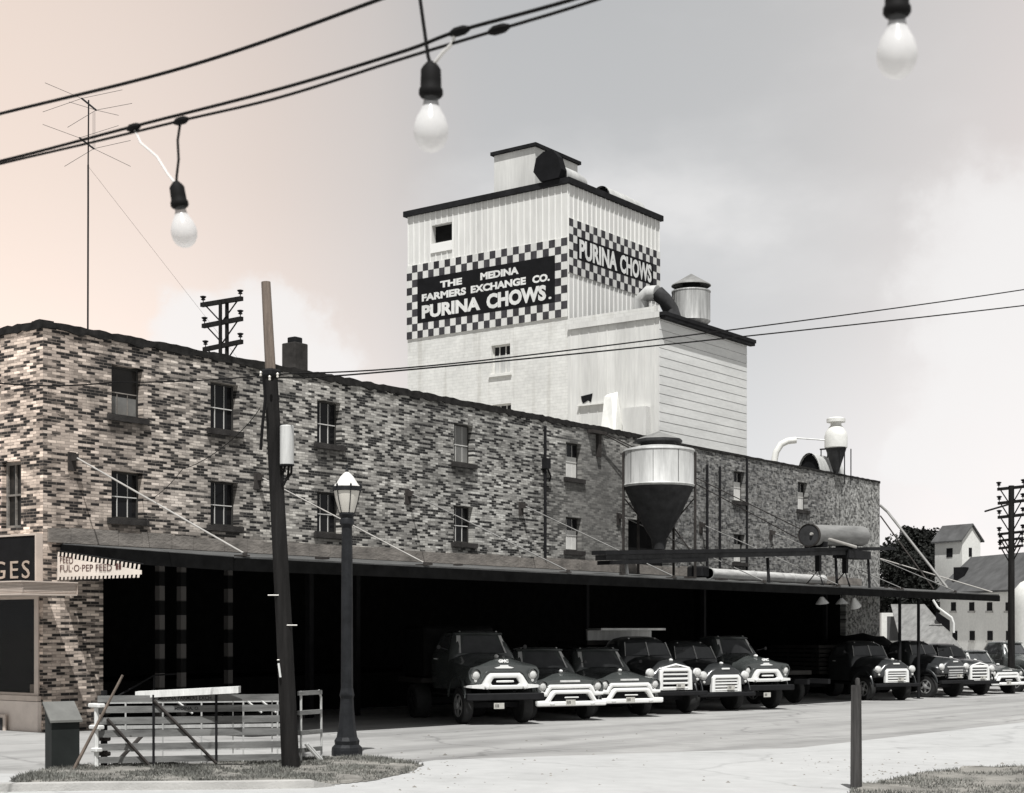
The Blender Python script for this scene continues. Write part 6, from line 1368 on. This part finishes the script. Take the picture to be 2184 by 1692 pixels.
mb = MB(); mb.loft([[cp(wl*.45+dx, -.03, z) for dx, z in ((-.3, z0), (.3, z0), (.3, z1), (-.3, z1))], [cp(wl*.45+dx, -.004, z) for dx, z in ((-.3, z0), (.3, z0), (.3, z1), (-.3, z1))]]); mb.build('window', M_SIGNBLK, cup)
# white round tank at the edge of the picture
q = at(2205, 1300, 70); tkz = thing('white_tank', 'white round topped storage tank at the right edge', 'tank', (q.x, q.y, -.7))
mb = MB(); mb.lathe([(0, 0), (1.0, 0), (1.0, 3.9), (.97, 4.3), (.85, 4.75), (.6, 5.05), (.3, 5.2), (0, 5.25)], n=28); mb.build('shell', M_WHITE2, tkz, local=True, smooth=True)
mb = MB(); mb.lathe([(1.0, 1.9), (1.02, 1.9), (1.02, 1.96), (1.0, 1.96)], n=28, caps=False); mb.build('band', M_GALV, tkz, local=True)
# pale lean-to shed behind the trucks with white elbow downpipe
q = at(1950, 1350, 78); sh = thing('pale_shed', 'low pale shed with sloping roof seen under the canopy tip', 'shed', (q.x, q.y, -.6))
def sp_(px, py, d): return at(px, py, d)
mb = MB(); a, b, c, d_ = at(1955, 1300, 80), at(2040, 1382, 73), at(1935, 1378, 74), at(1925, 1298, 81)
mb.loft([[at(1900, 1292, 82), at(1972, 1292, 80), at(2052, 1388, 74), at(1925, 1388, 76)], [at(1900, 1289, 82), at(1972, 1289, 80), at(2055, 1386, 74), at(1925, 1385, 76)]]); mb.build('roof', M_GALVM, sh)
mb = MB(); w0 = [at(1880, 1310, 83), at(1975, 1310, 82)]; mb.loft([[(p.x, p.y, -.7) for p in (w0[0], w0[1], w0[1]+FW*5, w0[0]+FW*5)], [(p.x, p.y, 3.1) for p in (w0[0], w0[1], w0[1]+FW*5, w0[0]+FW*5)]]); mb.build('wall', M_WHITE2, sh)
for px in (1908, 1940): 
    a = at(px, 1318, 81.9); mb = MB(); mb.box((a.x-.3, a.y-.3, 1.6), (a.x+.3, a.y+.3, 2.9)); mb.build('window', M_MROOF, sh)
dp = thing('elbow_pipe', 'white bent pipe coming down beside the dark hatch under the canopy tip', 'pipe', at(2038, 1345, 76)); mb = MB(); mb.tube([at(1990, 1280, 77), at(2000, 1296, 77), at(2030, 1318, 76.5), at(2034, 1330, 76.5), at(2034, 1350, 76.5)], .06, 8); mb.build('pipe', M_LETTER, dp, smooth=True)
mb = MB(); mb.loft([[at(1996, 1304, 77.5), at(2026, 1324, 77), at(2026, 1348, 77), at(1996, 1322, 77.5)], [at(1996, 1304, 77.8), at(2026, 1324, 77.3), at(2026, 1348, 77.3), at(1996, 1322, 77.8)]]); mb.build('dark_hatch', M_SIGNBLK, dp)
# posts under the far canopy tip
for px, X in ((1917, 4.6), (1957, 4.6)):
    y = (lambda k: (9.48-.8039*X+k*(31-.5948*X))/(.5948-.8039*k))((px-1092)/FP); o = thing('canopy_post', 'thin dark post holding up the canopy tip' + (', left one' if px == 1917 else ', right one'), 'post', (X, y, gz(y)), 0, 'posts under the canopy tip')
    mb = MB(); mb.tube([(0, 0, -.1), (0, 0, 3.35-gz(y))], .06, 8); mb.build('shaft', M_IRON, o, local=True); mb = MB(); mb.box((-.14, -.14, -.02), (.14, .14, .02)); mb.build('foot', M_IRON, o, local=True)
def tree(px, py_top, d, w, label, seed, conical):
    rnd = random.Random(seed); topz_ = 2.3+(1339-py_top)*d/FP; b = at(px, 1339, d); b.z = -.6; H = topz_-b.z
    t = thing('tree', label, 'tree', b, 0, 'dark trees behind the canopy tip')
    mb = MB(); mb.tube([(0, 0, -.2), (.1, 0, H*.4), (0, .1, H*.8)], [w*.09, w*.06, .03], 8)
    for k in range(7):
        a = rnd.uniform(0, 2*PI); z = H*rnd.uniform(.3, .7); mb.tube([(0, 0, z), (math.cos(a)*w*.35, math.sin(a)*w*.35, z+H*.12)], [.07, .02], 5)
    mb.build('trunk', M_BARK, t, local=True)
    clumps = []
    for k in range(44):
        f = rnd.uniform(.12, 1.0); rr = w*.5*((1.02-f)**.6 if conical else math.sin(PI*min(.98, .12+f*.84))**.6)
        a = rnd.uniform(0, 2*PI); q = rnd.uniform(.3, .95); clumps.append((math.cos(a)*rr*q, math.sin(a)*rr*q, H*f*.97, w*rnd.uniform(.13, .24)))
    mb = MB()
    for x, y, z, r in clumps:
        for j in range(170):
            v = Vector((rnd.gauss(0, 1), rnd.gauss(0, 1), rnd.gauss(0, .8))); v = v.normalized()*r*rnd.uniform(.55, 1.1); c = Vector((x, y, z))+v
            s = rnd.uniform(.09, .2); u = Vector((rnd.gauss(0, 1), rnd.gauss(0, 1), rnd.gauss(0, .6))).normalized(); v2 = u.cross(Vector((rnd.gauss(0, 1), rnd.gauss(0, 1), rnd.gauss(0, 1)))).normalized()
            mb.add([c-u*s, c+v2*s*.6, c+u*s, c-v2*s*.6], [(0, 1, 2, 3)])
    mb.build('crown', M_LEAF, t, local=True, fix=False)
for i, (px, py, d, w, lb, con) in enumerate(((1903, 1148, 116, 3.8, 'dark tree touching the end of the brick wall', 0), (1930, 1118, 120, 3.5, 'tallest dark pointed tree of the clump behind the canopy', 1), (1952, 1132, 118, 3.5, 'dark bushy tree in the middle of the clump', 0), (1975, 1126, 123, 3.5, 'dark pointed tree right of the clump centre', 1), (1990, 1128, 125, 3.2, 'dark tree standing directly left of the white mill tower', 1), (1974, 1165, 117, 3.8, 'lower dark tree in front of the mill tower', 0), (1915, 1190, 113, 3.8, 'lower dark tree beside the brick wall end', 0), (1955, 1185, 112, 4.0, 'low broad dark tree in front of the clump', 0))):
    tree(px, py, d, w, lb, 40+i, con)
